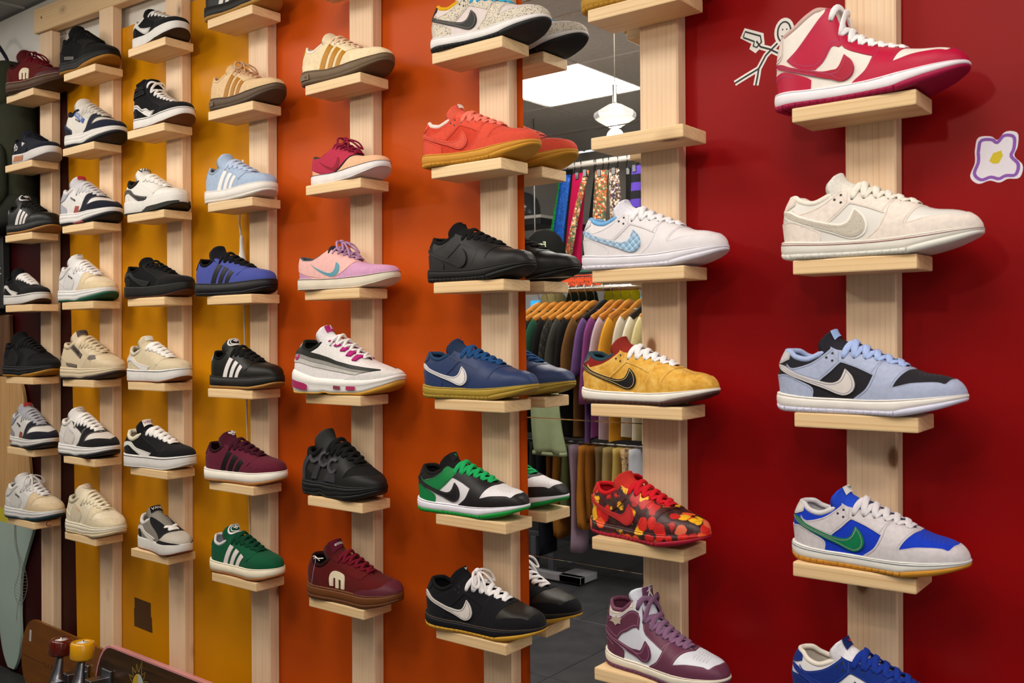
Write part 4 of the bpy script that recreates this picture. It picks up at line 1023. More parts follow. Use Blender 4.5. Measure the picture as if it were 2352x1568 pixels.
# ------------------------------------------------------------------ the shoes on the wall
POSE = {(7,0):(-0.498,-1,0.312),(7,1):(-0.484,1,0.318),(7,2):(-0.502,-1,0.307),(7,3):(-0.489,-4,0.289),(7,4):(-.492,-3,.292),(6,0):(-.905,0,.295),(6,2):(-0.903,3,0.302),(6,3):(-0.916,1,0.290),(6,4):(-0.920,-11,0.284),(6,5):(-0.886,-10,0.284),(5,0):(-1.299,5,0.302),(5,1):(-1.330,5,0.302),(5,2):(-1.334,-2,0.296),(5,3):(-1.341,5,0.296),(5,4):(-1.366,3,0.296),(5,5):(-1.335,6,0.307),(4,0):(-1.753,3,0.291),(4,1):(-1.748,-6,0.285),(4,2):(-1.760,8,0.307),(4,3):(-1.765,11,0.322),(4,4):(-1.787,-3,0.290),(4,5):(-1.754,5,0.296),(3,0):(-2.165,3,.286),(3,1):(-2.152,1,0.286),(3,2):(-2.189,-1,0.285),(3,3):(-2.218,7,0.291),(3,4):(-2.176,0,0.286),(3,5):(-2.188,7,0.291),(3,6):(-2.188,2,0.280),(2,0):(-2.567,-5,0.275),(2,1):(-2.558,-1,0.275),(2,2):(-2.605,1,0.285),(2,3):(-2.597,5,0.291),(2,4):(-2.607,1,0.285),(2,5):(-2.611,7,0.291),(2,6):(-2.592,-6,0.270),(1,0):(-2.982,2,0.290),(1,1):(-2.952,3,0.290),(1,2):(-2.990,3,0.296),(1,3):(-3.019,2,0.290),(1,4):(-2.995,6,0.296),(1,5):(-3.031,2,0.296),(1,6):(-2.997,1,0.296),(0,0):(-3.331,10,0.302),(0,1):(-3.354,-1,0.275),(0,2):(-3.386,2,0.290),(0,3):(-3.446,-1,0.270),(0,4):(-3.421,5,0.296),(0,5):(-3.412,-4,0.290),(0,6):(-3.417,7,0.296)}
def D(up, ov, tick, lace, lin_, mid, out, **kw):
    d = dict(base=up, upper=up, toe_box=up, toe_overlay=ov, eyestay=ov, ankle_overlay=ov, heel_counter=ov, heel_tab=ov, side_tick=tick, laces=lace, tongue=up, lining=lin_, collar=lin_, midsole=mid, outsole=out)
    d.update(kw); return d
L_ = lambda h: 'leather:' + h
S_ = lambda h: 'suede:' + h
F_ = lambda h: 'fabric:' + h
Rb = lambda h: 'rubber:' + h
def tick_lbl(mat, a0=.9, k=.7): return ('tongue', 'tongue_tick', mat, scaled(MINITICK, k), a0, .0018, .0006)
rect = lambda w, h: [(-w, -h), (w, -h), (w, h), (-w, h)]
SPEC = {}
def add(k, model, label, cols, decals=(), bow=False, sl=None, dy=0): SPEC[k] = (model, label, cols, decals, bow, sl, dy)
# --- red board
add((7,0), DUNK_HI, 'crimson and white high top sneaker with white laces', D(L_('#e6dfd6'), L_('#b8143c'), L_('#a81832'), F_('#f4f2f2'), F_('#b01838'), Rb('#efeaf0'), Rb('#9c1040'), stitch=F_('#b04464'), tongue=F_('#e8e2da'), collar=L_('#c8a8a0'), heel_tab=L_('#e6dfd6')), sl='under the crimson high top')
add((7,1), DUNK, 'pale cream low sneaker with silver tick and thin red sole line', D('patent:#dedad4', S_('#e8dcd2'), 'mesh:#c4bcae', F_('#ece7da'), F_('#ece4d8'), Rb('#e8e4da'), Rb('#e4e2da'), stitch=F_('#cfc2b6'), tongue=F_('#e4ded4'), bands=(('sole_line', .80, .825, .0022, Rb('#b04858')),)),
    (('side', 'tick_piping', 'patent:#f0ece4', [(.015, .268, 1), (.067, .26), (.125, .233), (.217, .2), (.31, .177), (.36, .178), (.385, .20), (.408, .252, 1), (.462, .21), (.483, .160), (.47, .115), (.43, .093), (.386, .095), (.314, .121), (.217, .154), (.125, .187), (.038, .224)], .0018),), sl='under the pale cream sneaker')
add((7,2), DUNK, 'black and grey blue suede sneaker with cream tick and pale blue laces', D(S_('#26242a'), S_('#a9b2cd'), L_('#d8d0cc'), F_('#a8bcec'), F_('#a8b8e0'), Rb('#ece6e0'), Rb('#d8d8ee'), stitch=F_('#8088a4'), tongue=F_('#2a2830'), heel_tab=S_('#c8c4c6')), (('tongue', 'tongue_label', F_('#9cb8e8'), rect(.055, .03), .9, .002),), sl='under the black and grey blue sneaker')
add((7,3), DUNK, 'light grey and cobalt suede sneaker with green tick and gum sole', D(S_('#1638b8'), S_('#cdc6ca'), S_('#0f7448'), F_('#dcd6da'), F_('#d4cfd2'), Rb('#e9e7e2'), Rb('#c68a2c'), stitch=F_('#a49ca2'), tongue=F_('#2346c0'), heel_tab=L_('#ddd8d4'), bands=(('sole_line', .80, .825, .002, Rb('#4c5e70')),)), (('tongue', 'tongue_label', F_('#e0dcdc'), rect(.05, .03), .92, .002), ('tongue', 'tongue_tick', F_('#12784c'), scaled(MINITICK, .8), .92, .0045)), sl='under the cobalt and grey sneaker')
add((7,4), DUNK, 'navy and white suede sneaker with navy laces at bottom right', D(L_('#e4e0e2'), S_('#142c78'), S_('#162c80'), F_('#1a3490'), F_('#e2d8cc'), Rb('#e6e2dc'), Rb('#e0dcd6'), stitch=F_('#3a52a0'), tongue=F_('#e4e0e6'), heel_tab=S_('#1a2c78'), collar=L_('#e6ddd2')), (('tongue', 'tongue_label', F_('#1c2860'), rect(.05, .032), .86, .002), ('tongue', 'tongue_tick', F_('#d02030'), scaled(MINITICK, .8), .86, .0045)), sl='under the navy and white sneaker')
# --- right of the mirror
add((6,0), DUNK, 'shoe with a gum sole cut off by the top edge', D(S_('#3a3634'), S_('#3a3634'), L_('#5a4a3c'), F_('#2a2624'), F_('#2a2624'), Rb('#b08428'), Rb('#a87a20'), stitch=F_('#6a645e')), sl='under the gum soled shoe at the very top')
add((6,2), DUNK, 'white leather sneaker with plaid blue tick and pale blue lining', D(L_('#e2dcde'), L_('#e2dde0'), 'plaid', F_('#f0eef2'), F_('#6ea6dc'), Rb('#e4e0e8'), Rb('#e2deea'), stitch=F_('#b8b4bc'), tongue=F_('#e8e6f0'), collar=F_('#78aede')), (('scribble', 'lettering', F_('#5a78c8'), 10, .90, .016),), sl='under the white sneaker with the plaid tick')
add((6,3), DUNK, 'mustard suede sneaker with black tick and maroon velvet tongue', D('blotch', 'blotch', L_('#171416'), F_('#f4f0f0'), F_('#28404c'), Rb('#f0e9df'), Rb('#4a2e28'), stitch=F_('#e8c884'), tongue='fabric:#8c2c22', collar=F_('#2c4450'), heel_tab=L_('#3c4c5c'), collar_velvet=F_('#8a2420')),
    (('side', 'collar_velvet', F_('#8a2420'), [(0, .215, 1), (.07, .22), (.115, .245), (.2, .268), (.29, .318), (.325, T), (0, T)], .0010),), sl='under the mustard sneaker')
add((6,4), DUNK, 'red and black floral print sneaker with red laces', D('floral', 'floral', L_('#c03030'), F_('#cc1a28'), F_('#c81c24'), 'floral_sole', Rb('#a01430'), stitch=F_('#7a2020'), tongue=F_('#c03028'), heel_tab=L_('#c42c28')), sl='under the floral print sneaker')
add((6,5), JORDAN, 'mauve and white mid top sneaker with purple laces', D(L_('#d9dce6'), L_('#64344a'), L_('#62304a'), F_('#84607e'), F_('#7a4258'), Rb('#ece2d0'), Rb('#6a3a58'), stitch=F_('#a4788c'), tongue=F_('#dde0ec'), collar=L_('#6e3c54'), collar_panel=L_('#e4dccd'), heel_tab=L_('#64344a')),
    (('tongue', 'tongue_label', L_('#6e4060'), rect(.055, .068), .80, .0015), ('tongue', 'emblem', F_('#e8e4ec'), scaled(JUMPER, 1.0), .84, .004), ('tongue_text', 'lettering', F_('#e8e4ec'), 'A I R', .73, .026, .0045),
     ('side', 'wing_emblem', 'plain:#b8a898', [(.10, .315, 1), (.13, .335), (.12, .352, 1), (.15, .348), (.165, .365, 1), (.18, .35), (.215, .36, 1), (.205, .335), (.21, .315, 1), (.185, .315), (.165, .298, 1), (.145, .315)], .0032)), sl='under the mauve mid top')
# --- left of the mirror
add((5,0), DUNK, 'speckled grey print sneaker with black tick and bright blue laces', D(L_('#d9ccca'), 'safari', L_('#1e201e'), F_('#3aa4cc'), F_('#dca81c'), Rb('#eae6e6'), Rb('#1f2022'), stitch=F_('#8c8078'), tongue=F_('#d4c8c6'), heel_tab=L_('#202220')), sl='under the speckled sneaker')
add((5,1), DUNK, 'coral suede sneaker with gum sole', D(S_('#c8402c'), S_('#d8503c'), S_('#dc5a48'), F_('#ec7a68'), F_('#eed4cc'), Rb('#cc9030'), Rb('#c48a28'), stitch=F_('#b03c2c'), tongue=F_('#dc5c48'), toe_box=S_('#d04c3a')), (('tongue', 'tongue_label', F_('#f0dcd4'), rect(.035, .02), .92, .002),), sl='under the coral sneaker')
add((5,2), DUNK, 'all black leather sneaker with black sole left of the mirror', D(L_('#1a191a'), L_('#1c1b1b'), L_('#1b1a1b'), F_('#141314'), F_('#141314'), Rb('#181717'), Rb('#161515'), stitch=F_('#3c3e48'), tongue=F_('#161516')), (('tongue', 'tongue_tick', F_('#e0481c'), scaled(MINITICK, .9), .9, .003),), sl='under the all black leather sneaker')
add((5,3), DUNK, 'navy leather sneaker with white tick and gum sole', D(L_('#27365c'), L_('#28385f'), L_('#e6e0dc'), F_('#1f4878'), F_('#26405f'), Rb('#a88c34'), Rb('#a08430'), stitch=F_('#3e507c'), tongue=F_('#26344f')), (('tongue', 'tongue_tick', F_('#e0481c'), scaled(MINITICK, 1.0), .9, .003),), sl='under the navy sneaker with white tick')
add((5,4), DUNK, 'black white and green leather sneaker with green laces and sole', D(L_('#dedade'), L_('#1e1b1d'), L_('#1c1a1c'), F_('#1fa45c'), F_('#1a1819'), Rb('#e9e6f0'), Rb('#0d9038'), stitch=F_('#4a4648'), tongue=F_('#1a181a'), ankle_overlay=L_('#137a40'), heel_counter=L_('#137a40'), eyestay=L_('#1e1b1d')),
    (('side', 'collar_panel', L_('#1c1a1b'), [(0, .20, 1), (.085, .205), (.12, .24), (.22, .268), (.29, .318), (.325, T), (0, T)], .0008), ('side', 'top_strap', L_('#14803f'), [(.29, .318), (.325, T), (.40, T), (.41, .30, 1), (.385, .275, 1), (.33, .25)], .0019), ('tongue', 'tongue_label', F_('#242224'), rect(.05, .035), .85, .0015), ('tongue', 'tongue_tick', F_('#20a45c'), scaled(MINITICK, .7), .88, .0035), ('tongue_text', 'lettering', F_('#20a45c'), 'SB', .80, .02, .0038)), sl='under the black white and green sneaker')
add((5,5), DUNK, 'black suede sneaker with white tick and tied white laces', D(S_('#141316'), S_('#151418'), S_('#d8d0ca'), F_('#ebe6e6'), F_('#131215'), Rb('#16151a'), Rb('#c4922a'), stitch=F_('#2c2c34'), tongue=F_('#151418'), toe_box=L_('#221e18'), bands=(('sole_line', .93, .97, .0012, Rb('#5a4a34')),)), (('tongue', 'tongue_tick', F_('#e0dcdc'), scaled(MINITICK, .7), .9, .003), ('tongue_text', 'lettering', F_('#e0dcdc'), 'SB', .84, .016, .003)), True, sl='under the black suede sneaker with white laces')
# --- orange board
add((4,0), BUSEN, 'cream suede sneaker with mustard stripes and dark gum sole', D(S_('#e6d2ac'), S_('#ead8b4'), L_('#e0d0a8'), F_('#e6c8a8'), F_('#e8dcc8'), Rb('#6e5a44'), Rb('#66523e'), side_stripe=L_('#b27a14'), toe_cap=S_('#ead6b0'), tongue=F_('#e8d4b4'), heel_tab=S_('#c08a20')),
    (('sole', 'sole_label', Rb('#7a664e'), [(.03, .3), (.19, .3), (.19, .72), (.03, .72)], .0034), ('sole', 'sole_emblem', Rb('#5a4632'), [(.15, .4), (.17, .42), (.175, .62), (.162, .5), (.157, .66), (.152, .5), (.139, .62), (.143, .42)], .0042)), sl='under the cream sneaker with mustard stripes')
add((4,1), JAN, 'crimson and peach slim sneaker with white sole and tied laces', D(S_('#b3304a'), S_('#b3304a'), S_('#8f2434'), F_('#8e2040'), F_('#3a4038'), Rb('#e9e4e4'), Rb('#e4dede'), toe_cap=S_('#e4b490'), quarter=S_('#b3304a'), heel_counter=S_('#e0a888'), tongue=F_('#8a2438'), bands=(('sole_line', .93, .965, .0016, Rb('#3a2c30')),)),
    (('side', 'piping', F_('#2a2026'), [(.43, .085, 1), (.52, .122), (.59, .165), (.625, .205), (.635, T), (.66, T), (.645, .20), (.605, .155), (.535, .112), (.45, .08, 1)], .0019),), True, sl='under the crimson and peach sneaker')
add((4,2), JAN, 'pink and lilac slim sneaker with blue tick', D(S_('#e6b0aa'), S_('#e6b0aa'), L_('#5a96a8'), F_('#b890b8'), F_('#4c5458'), Rb('#e4d8c4'), Rb('#ded2c0'), toe_cap=S_('#cc98bc'), quarter=S_('#e8b4ae'), heel_counter=S_('#c090b4'), tongue=F_('#3a3038'), bands=(('sole_line', .93, .965, .0016, Rb('#4a3840')),)), (), True, sl='under the pink and lilac sneaker')
def am_extra(root, m):
    for k in range(5):
        for sd in (-1, 1):
            x = .395 + k * .063
            me = m.panel('lace_loop%d' % k, 'side', [(x - .018, T), (x + .02, T), (x + .005, float(m.collarz(.38)) * 0 + float(m.roof(x)) * .90 - .01, 1), (x - .033, float(m.roof(x)) * .90 - .006, 1)], .0042, sd)
            if me: put('lace_loop', me, F_('#b02a78'), root)
add((4,3), AM, 'white running shoe with grey wavy bands and magenta lace loops', dict(base=F_('#e4dfde'), upper=F_('#e4dfde'), grey_band=S_('#c2beb8'), silver_band=S_('#94918c'), dark_band=L_('#22241f'), toe_cap=S_('#d9d5d2'), heel_tab='mesh:#9a9a92', ankle_panel=L_('#1e201c'), side_tick=L_('#a8286c'), laces=F_('#eeebea'), lining=F_('#20241e'), collar=F_('#1e221c'), tongue=F_('#e6e2e4'), midsole=Rb('#eae6e2'), outsole=Rb('#d09a38')),
    (('tongue', 'tongue_label', F_('#b42c78'), rect(.05, .028), .88, .0015), ('tongue', 'tongue_emblem', F_('#ece8ea'), scaled(JUMPER, .6), .88, .004),
     ('sole', 'air_window', 'gloss:#a82c5e', [(.06, .32), (.20, .22), (.225, .30), (.225, .5), (.20, .56), (.07, .62), (.05, .55), (.05, .4)], .0056), ('sole', 'air_window', 'gloss:#8a3c50', [(.47, .38), (.54, .36), (.545, .56), (.475, .6)], .0056), ('sole', 'air_window', 'gloss:#b03460', [(.60, .34), (.69, .36), (.695, .58), (.605, .58)], .0056)), sl='under the white running shoe')
add((4,4), OSI, 'bulky all black sneaker with looped cage sides', dict(base='mesh:#1b1a1b', upper='mesh:#1b1a1b', toe_overlay=Rb('#1c1c1c'), toe_box='fabric:#181818', heel_counter=Rb('#1a191a'), cage_loop=Rb('#48464b'), cage_strut=Rb('#38363b'), laces=F_('#131313'), lining=F_('#141414'), collar=F_('#161616'), tongue='mesh:#1c1c1c', midsole=Rb('#161616'), outsole=Rb('#121212')), (), False, sl='under the bulky black sneaker')
def etn_extra(root, m):
    c = np.array([m.xv(np.array(.10), np.array(.345), -1, .004)])[0]
    pts = [c + np.array(d) for d in ((0, 0, 0), (.01, -.004, .003), (.024, -.008, .0), (.04, -.006, .002))]
    put('tag_loop', mesh_from('tag_loop', *tube_geo(spline(pts, 10), .003, .003, 6)), F_('#e4dcd2'), root)
    put('tag_loop', mesh_from('tag_loop', *tube_geo(spline([c + np.array((.006, -.003, -.004)), c + np.array((.018, -.007, .001)), c + np.array((.028, -.006, -.006))], 8), .003, .003, 6)), F_('#e4dcd2'), root)
    put('tag_string', mesh_from('tag_string', *tube_geo(spline([c + np.array((.018, -.008, 0)), c + np.array((.012, -.013, -.035)), c + np.array((.008, -.014, -.062))], 8), .0009, .0009, 5)), F_('#c0b0d0'), root)
ETC = dict(base=S_('#55100f'), upper=S_('#55100f'), eyestay=S_('#5a1212'), heel_counter=S_('#4e100e'), side_emblem=L_('#dccdb0'), laces=F_('#6a0f20'), lining=F_('#0f0e10'), collar=F_('#2a0c0c'), tongue=S_('#4c1214'), midsole=Rb('#6a3c1c'), outsole=Rb('#5e3417'), toe_cap=Rb('#5c2430'))
add((4,5), ETN, 'maroon suede sneaker with white emblem and rubber toe cap below the bulky black one', ETC, (('tongue', 'tongue_label', F_('#541428'), rect(.075, .042), .86, .0015), ('tongue_text', 'lettering', F_('#e4d8d4'), 'etnies', .86, .044, .004, .006)), False, sl='under the maroon sneaker with brand tag on orange')
# --- yellow / orange seam
CB = lambda up, st, lace, li, mid, out, **kw: dict(dict(base=up, stitch=up.split(':')[0] + ':' + '#%02x%02x%02x' % tuple(min(255, int(int(up.split('#')[1][i:i + 2], 16) * (1.35 if int(up.split('#')[1][2:4], 16) < 100 else .82)) + 6) for i in (0, 2, 4)), upper=up, eyestay=up, toe_cap=up, side_stripe=st, heel_tab=up, laces=lace, lining=li, collar=li, tongue=up, midsole=mid, outsole=out), **kw)
def tref(mat, a0, k=1.0, off=.004): return [('tongue', 'tongue_emblem', mat, scaled(p, k), a0, off) for p in TREFOIL]
add((3,0), CAMPUS, 'black shoe with gum outsole cut off by the top edge on yellow', CB(L_('#171614'), L_('#d8d4d0'), F_('#141312'), F_('#141312'), Rb('#171615'), Rb('#a87c3c')), sl='under the topmost black shoe with gum outsole')
add((3,1), BUSEN, 'beige suede sneaker with ochre stripes and loose tied laces', CB(S_('#dcbc92'), L_('#a87018'), F_('#cfa882'), F_('#d8b890'), Rb('#5a4838'), Rb('#524234'), tongue=S_('#dcbc90'), heel_counter=S_('#d8b88c')), (('sole', 'sole_label', Rb('#66533f'), [(.03, .3), (.17, .3), (.17, .7), (.03, .7)], .0034),), True, sl='under the beige sneaker with ochre stripes')
add((3,2), CAMPUS, 'pale blue sneaker with white stripes and white sole', CB(S_('#a4b6d0'), L_('#e8e4e0'), F_('#b6c6e0'), F_('#96a4b8'), Rb('#e2dcd6'), Rb('#dcd4cc'), heel_tab=S_('#98a8c0')), sl='under the pale blue sneaker')
add((3,3), CAMPUS, 'violet blue suede sneaker with black stripes and black sole', CB(S_('#47509a'), L_('#15141a'), F_('#121116'), F_('#100f14'), Rb('#17161a'), Rb('#141318'), tongue=S_('#16151c'), heel_tab=S_('#18171e')), sl='under the violet blue sneaker')
add((3,4), CAMPUS, 'black leather sneaker with white stripes and ring emblem on tongue', CB(L_('#191813'), L_('#e4dedc'), F_('#121110'), F_('#100f0e'), Rb('#1b1a18'), Rb('#ac7c3e'), heel_tab=L_('#e0dad4')),
    [('ring_tongue', 'tongue_ring', F_('#e6e2e0'), .075, .05, .012, .88, .0025), ('ring_tongue', 'tongue_ring', F_('#e6e2e0'), .054, .036, .008, .88, .0025)] + tref(F_('#e6e2e0'), .88, .55), sl='under the black sneaker with white stripes on yellow')
add((3,5), CAMPUS, 'burgundy suede sneaker with black stripes and white sole', CB(S_('#5c1c2e'), L_('#171214'), F_('#3c0e1e'), F_('#2c0c12'), Rb('#e9e1d4'), Rb('#a8703c'), tongue=S_('#481424')), tref(F_('#ece6e2'), .88, .9, .003), sl='under the burgundy sneaker')
add((3,6), CAMPUS, 'green suede sneaker with white stripes and ring emblem', CB(S_('#0c4e32'), L_('#d8ccc8'), F_('#063c26'), F_('#c2c2ce'), Rb('#e4d8c0'), Rb('#9c6234'), collar=L_('#c8c4c4')),
    [('ring_tongue', 'tongue_ring', F_('#e6e2e0'), .078, .058, .012, .84, .0025), ('ring_tongue', 'tongue_ring', F_('#e6e2e0'), .055, .04, .008, .84, .0025)] + tref(F_('#e6e2e0'), .84, .6), sl='under the green suede sneaker')
# --- yellow board, second post
VC = lambda up, ov, wave, lace, li, mid, out, **kw: dict(dict(base=up, stitch=F_('#4a4846') if int(ov.split('#')[1][2:4], 16) < 100 else F_('#b0a898'), upper=up, toe_cap=ov, eyestay=ov, heel_counter=ov, side_wave=wave, laces=lace, lining=li, collar=li, tongue=up, midsole=mid, outsole=out), **kw)
fox = (('sole_line', .83, .87, .0014, Rb('#2a2826')),)
add((2,0), VULC, 'black and white flat sneaker with white wave, topmost on yellow', VC(F_('#161517'), S_('#19181a'), L_('#e0dcd8'), F_('#e8e4e0'), F_('#e0dcd8'), Rb('#e4e0dc'), Rb('#3a2820')), sl='under the topmost black and white flat sneaker')
add((2,1), SKHI, 'black high top sneaker with white wave and white sole', VC(F_('#161517'), S_('#18171a'), L_('#e0dcd8'), F_('#eae6e2'), F_('#141316'), Rb('#e4e0dc'), Rb('#6a3c22'), ankle_rib=F_('#1a191c'), bands=fox), sl='under the black high top')
add((2,2), KNU, 'white sneaker with thin black wave and black outsole', VC(L_('#dedad4'), L_('#e0dcd6'), L_('#201e1e'), F_('#e8e4de'), F_('#24221f'), Rb('#dedad4'), Rb('#26261f'), bands=()), (('tongue_text', 'lettering', F_('#181716'), 'VANS', .90, .06, .004, .008), ('sole', 'sole_wedge', Rb('#24241e'), [(.42, .0), (.99, .05), (.99, .30), (.9, .42), (.7, .42), (.55, .40), (.48, .2)], .0032)), sl='under the white sneaker with black outsole')
add((2,3), VULC, 'all black flat sneaker on yellow with dark brown outsole', VC(F_('#131213'), S_('#151415'), L_('#1e1d1e'), F_('#111011'), F_('#121112'), Rb('#1b1a18'), Rb('#5a2a14')), sl='under the all black flat sneaker')
add((2,4), KNU, 'cream sneaker with white wave and fat white laces', VC(S_('#cdbd9e'), S_('#d0c0a2'), L_('#e2deda'), F_('#ebe7e2'), F_('#c9bda8'), Rb('#e2deda'), Rb('#8a4e2c'), bands=(('sole_line', .86, .9, .0014, Rb('#3a3630')),)), (('tongue', 'tongue_label', F_('#e2dcd2'), rect(.05, .028), .88, .002),), sl='under the cream sneaker with fat laces')
add((2,5), KNU, 'black suede sneaker with puffy white wave and fat white laces', VC(F_('#151416'), S_('#171618'), L_('#e2ded9'), F_('#eae6e3'), F_('#d8d0b8'), Rb('#e0dcd8'), Rb('#d4d0cc'), bands=(('sole_line', .84, .88, .0014, Rb('#2a2826')),)), (('tongue', 'tongue_label', F_('#e6e0da'), rect(.06, .035), .88, .002), ('tongue_text', 'lettering', F_('#b02c34'), 'VANS', .88, .045, .0045)), sl='under the black sneaker with fat white laces')
add((2,6), UPL, 'grey and black sneaker with a single white lace, lowest on its post', VC('mesh:#7c766c', S_('#161517'), L_('#dcd6d0'), F_('#e8e4e0'), F_('#cfcac4'), Rb('#dedad4'), Rb('#7a3a24'), toe_cap='mesh:#b4aca0', heel_counter=S_('#151416'), tongue='mesh:#7d776d'),
    (('tongue', 'tongue_label', F_('#161517'), rect(.07, .034), .88, .002), ('tongue_text', 'lettering', F_('#e8e4e0'), 'VANS', .88, .05, .0045, .006), ('side', 'mudguard', S_('#151416'), [(.56, B_), (.60, .13), (.68, .165), (.78, .165), (.92, .16), (.985, .15), (1, .14), (1, B_)], .0024)), sl='under the grey and black sneaker')
# --- yellow board, first post
CK = lambda up, ov, lace, li, mid, out, **kw: dict(dict(base=up, stitch=F_('#2e2d30') if int(up.split('#')[1][2:4], 16) < 100 else F_('#a8a29a'), upper=up, toe_box=up, toe_overlay=ov, eyestay=ov, heel_counter=ov, heel_tab=up, laces=lace, lining=li, collar=li, tongue=up, midsole=mid, outsole=out), **kw)
add((1,0), CHUNK, 'black puffy skate shoe with grey heel mark and gum sole', CK(F_('#121112'), S_('#141314'), F_('#101010'), F_('#111011'), Rb('#141312'), Rb('#96641c'), side_bar=Rb('#6a6664')), sl='under the topmost black puffy shoe')
add((1,1), CHUNK, 'navy and white puffy skate shoe with blue side strip', CK(L_('#d2ccc4'), S_('#1c2030'), F_('#c8c2ba'), F_('#1a1e2c'), Rb('#dedad6'), Rb('#15161c'), eyestay=L_('#cac4bc'), side_strip=L_('#1c5aa8'), heel_tab=S_('#1a1e2c'), tongue=F_('#d0cac2'), badge='plain:#1a1c24'),
    (('side_text', 'lettering', F_('#e4e0dc'), 'GLOBE', .367, .318, .050, R(-32), .0045, .006), ('side', 'heel_emblem', F_('#2060a8'), [(.05, .20), (.085, .235), (.05, .27), (.02, .235)], .0034)), sl='under the navy and white puffy shoe')
add((1,2), CHUNK, 'white puffy sneaker with navy toe, lilac grey heel and red accents', CK(L_('#d8d4d2'), S_('#1a1a28'), F_('#cac8cc'), F_('#d4d0d0'), Rb('#dedad8'), Rb('#16151c'), eyestay=L_('#d6d2d0'), heel_counter=S_('#a4a6b4'), ankle_panel=S_('#a6a8b8'), side_block=L_('#a4443c'), tongue=F_('#c8c6cc'), badge='plain:#1c1b22'),
    (('tongue', 'tongue_label', F_('#b03038'), rect(.05, .025), .93, .002), ('sole', 'sole_accent', Rb('#9a3a38'), [(.38, .02), (.62, .02), (.6, .18), (.4, .16)], .0032)), sl='under the white sneaker with navy toe on yellow')
add((1,3), CHUNK, 'white puffy sneaker with sand toe and green outsole on yellow', CK(L_('#dad7d6'), S_('#d8c3a0'), F_('#e6e2e0'), F_('#d8d4d2'), Rb('#dcdad8'), Rb('#1c5440'), eyestay=L_('#dcd9d8'), heel_counter=L_('#d6d3d2'), side_panel=L_('#d2cfce'), badge='plain:#26262a', toe_box=S_('#e0ceb0'), ankle_panel=L_('#d4d1d0')), (('tongue', 'tongue_label', F_('#dedad8'), rect(.045, .03), .94, .002), ('tongue_text', 'lettering', 'plain:#1a1a1c', 'DC', .94, .035, .0045)), sl='under the white sneaker with sand toe')
add((1,4), CHUNK, 'beige puffy skate shoe with brown side strip', CK(L_('#cfbd9e'), L_('#c8b596'), F_('#cbb99a'), F_('#c8b698'), Rb('#cdbb9d'), Rb('#2c1e1e'), side_strip=L_('#554840'), side_bar=L_('#574a42'), toe_bar=L_('#5a4c42'), tongue=L_('#d2c0a2')),
    (('side_text', 'lettering', F_('#241e1c'), 'GLOBE', .367, .318, .048, R(-32), .0045, .006), ('tongue', 'tongue_label', F_('#5a4e46'), rect(.07, .035), .90, .002), ('tongue_text', 'lettering', F_('#2a2422'), 'GLOBE', .885, .03, .0045), ('side', 'heel_emblem', 'plain:#2a2422', [(.045, .205), (.08, .235), (.045, .27), (.02, .235)], .0034), ('side', 'heel_emblem', L_('#cfbd9e'), [(.045, .217), (.068, .235), (.045, .256), (.027, .235)], .004)), sl='under the beige puffy shoe')
add((1,5), CHUNK, 'white sneaker with broad black eyestay, black toe edge and white laces', CK(L_('#dad4d0'), S_('#171618'), F_('#e8e4e0'), F_('#d8d2cc'), Rb('#dedad8'), Rb('#15141a'), heel_counter=L_('#d6d0cc'), side_panel=L_('#d4cec9'), badge='plain:#c0bcd0', tongue=F_('#dcd8d4'), toe_box=L_('#cfc8c0')), (('tongue', 'tongue_label', F_('#cfc4c0'), ngon(.05, .03, 20), .90, .002), ('tongue', 'tongue_tick', F_('#a08880'), scaled(MINITICK, 1.0), .90, .0045)), sl='under the white sneaker with black eyestay')
add((1,6), CHUNK, 'plain cream puffy sneaker with cream laces, lowest on yellow', CK(L_('#dacdb2'), S_('#d6c6a6'), F_('#e2d6ba'), F_('#c4b89e'), Rb('#dfd4bd'), Rb('#d2bf9c'), eyestay=L_('#dccfb4'), heel_counter=L_('#d8cab0'), side_panel=L_('#d2c4a8'), badge='plain:#d8a890'), (('tongue', 'tongue_label', F_('#dcc8b0'), ngon(.05, .03, 20), .90, .002), ('tongue', 'tongue_tick', F_('#cca890'), scaled(MINITICK, .9), .90, .0045)), sl='under the plain cream puffy sneaker')
# --- dark red board
add((0,0), ETN, 'maroon suede sneaker with white emblem, topmost at far left', dict(ETC, toe_cap=Rb('#461418'), midsole=Rb('#4a2f1c'), outsole=Rb('#3c2414'), bands=(('sole_line', .93, .97, .0012, Rb('#b8a48c')),)), (), True, sl='under the topmost maroon sneaker at far left')
add((0,1), VULC, 'navy suede sneaker with white script mark and white sole', VC(S_('#171a26'), S_('#191c29'), L_('#d8d2ca'), F_('#12141c'), F_('#12141c'), Rb('#d2ccca'), Rb('#a8a4ac'), script=1) | {'side_wave': S_('#171a26')}, (('side_text', 'side_script', L_('#d8d4d0'), 'fb', .22, .20, .13, R(8), .004, .004, .3), ('side', 'side_patch', L_('#d4cec6'), [(.34, .26, 1), (.42, .235, 1), (.36, .20, 1)], .003), ('sole', 'sole_patch', Rb('#b0704c'), [(.16, .2), (.40, .2), (.42, .78), (.2, .78)], .0028)), sl='under the navy sneaker with white script')
add((0,2), CAMPUS, 'black leather sneaker with white stripes at far left', CB(L_('#161511'), L_('#dad4d0'), F_('#121110'), F_('#10100f'), Rb('#171614'), Rb('#a07038'), heel_tab=L_('#d8d2cc')), [('ring_tongue', 'tongue_ring', F_('#dedad8'), .075, .05, .012, .88, .0025)] + tref(F_('#dedad8'), .88, .6), sl='under the striped black sneaker at far left')
add((0,3), KNU, 'black sneaker with white wave and fat white laces at far left', VC(F_('#151416'), S_('#161517'), L_('#dcd8d2'), F_('#e2dedb'), F_('#141315'), Rb('#d8d4d0'), Rb('#4a2f20'), bands=fox), sl='under the black and white sneaker at far left')
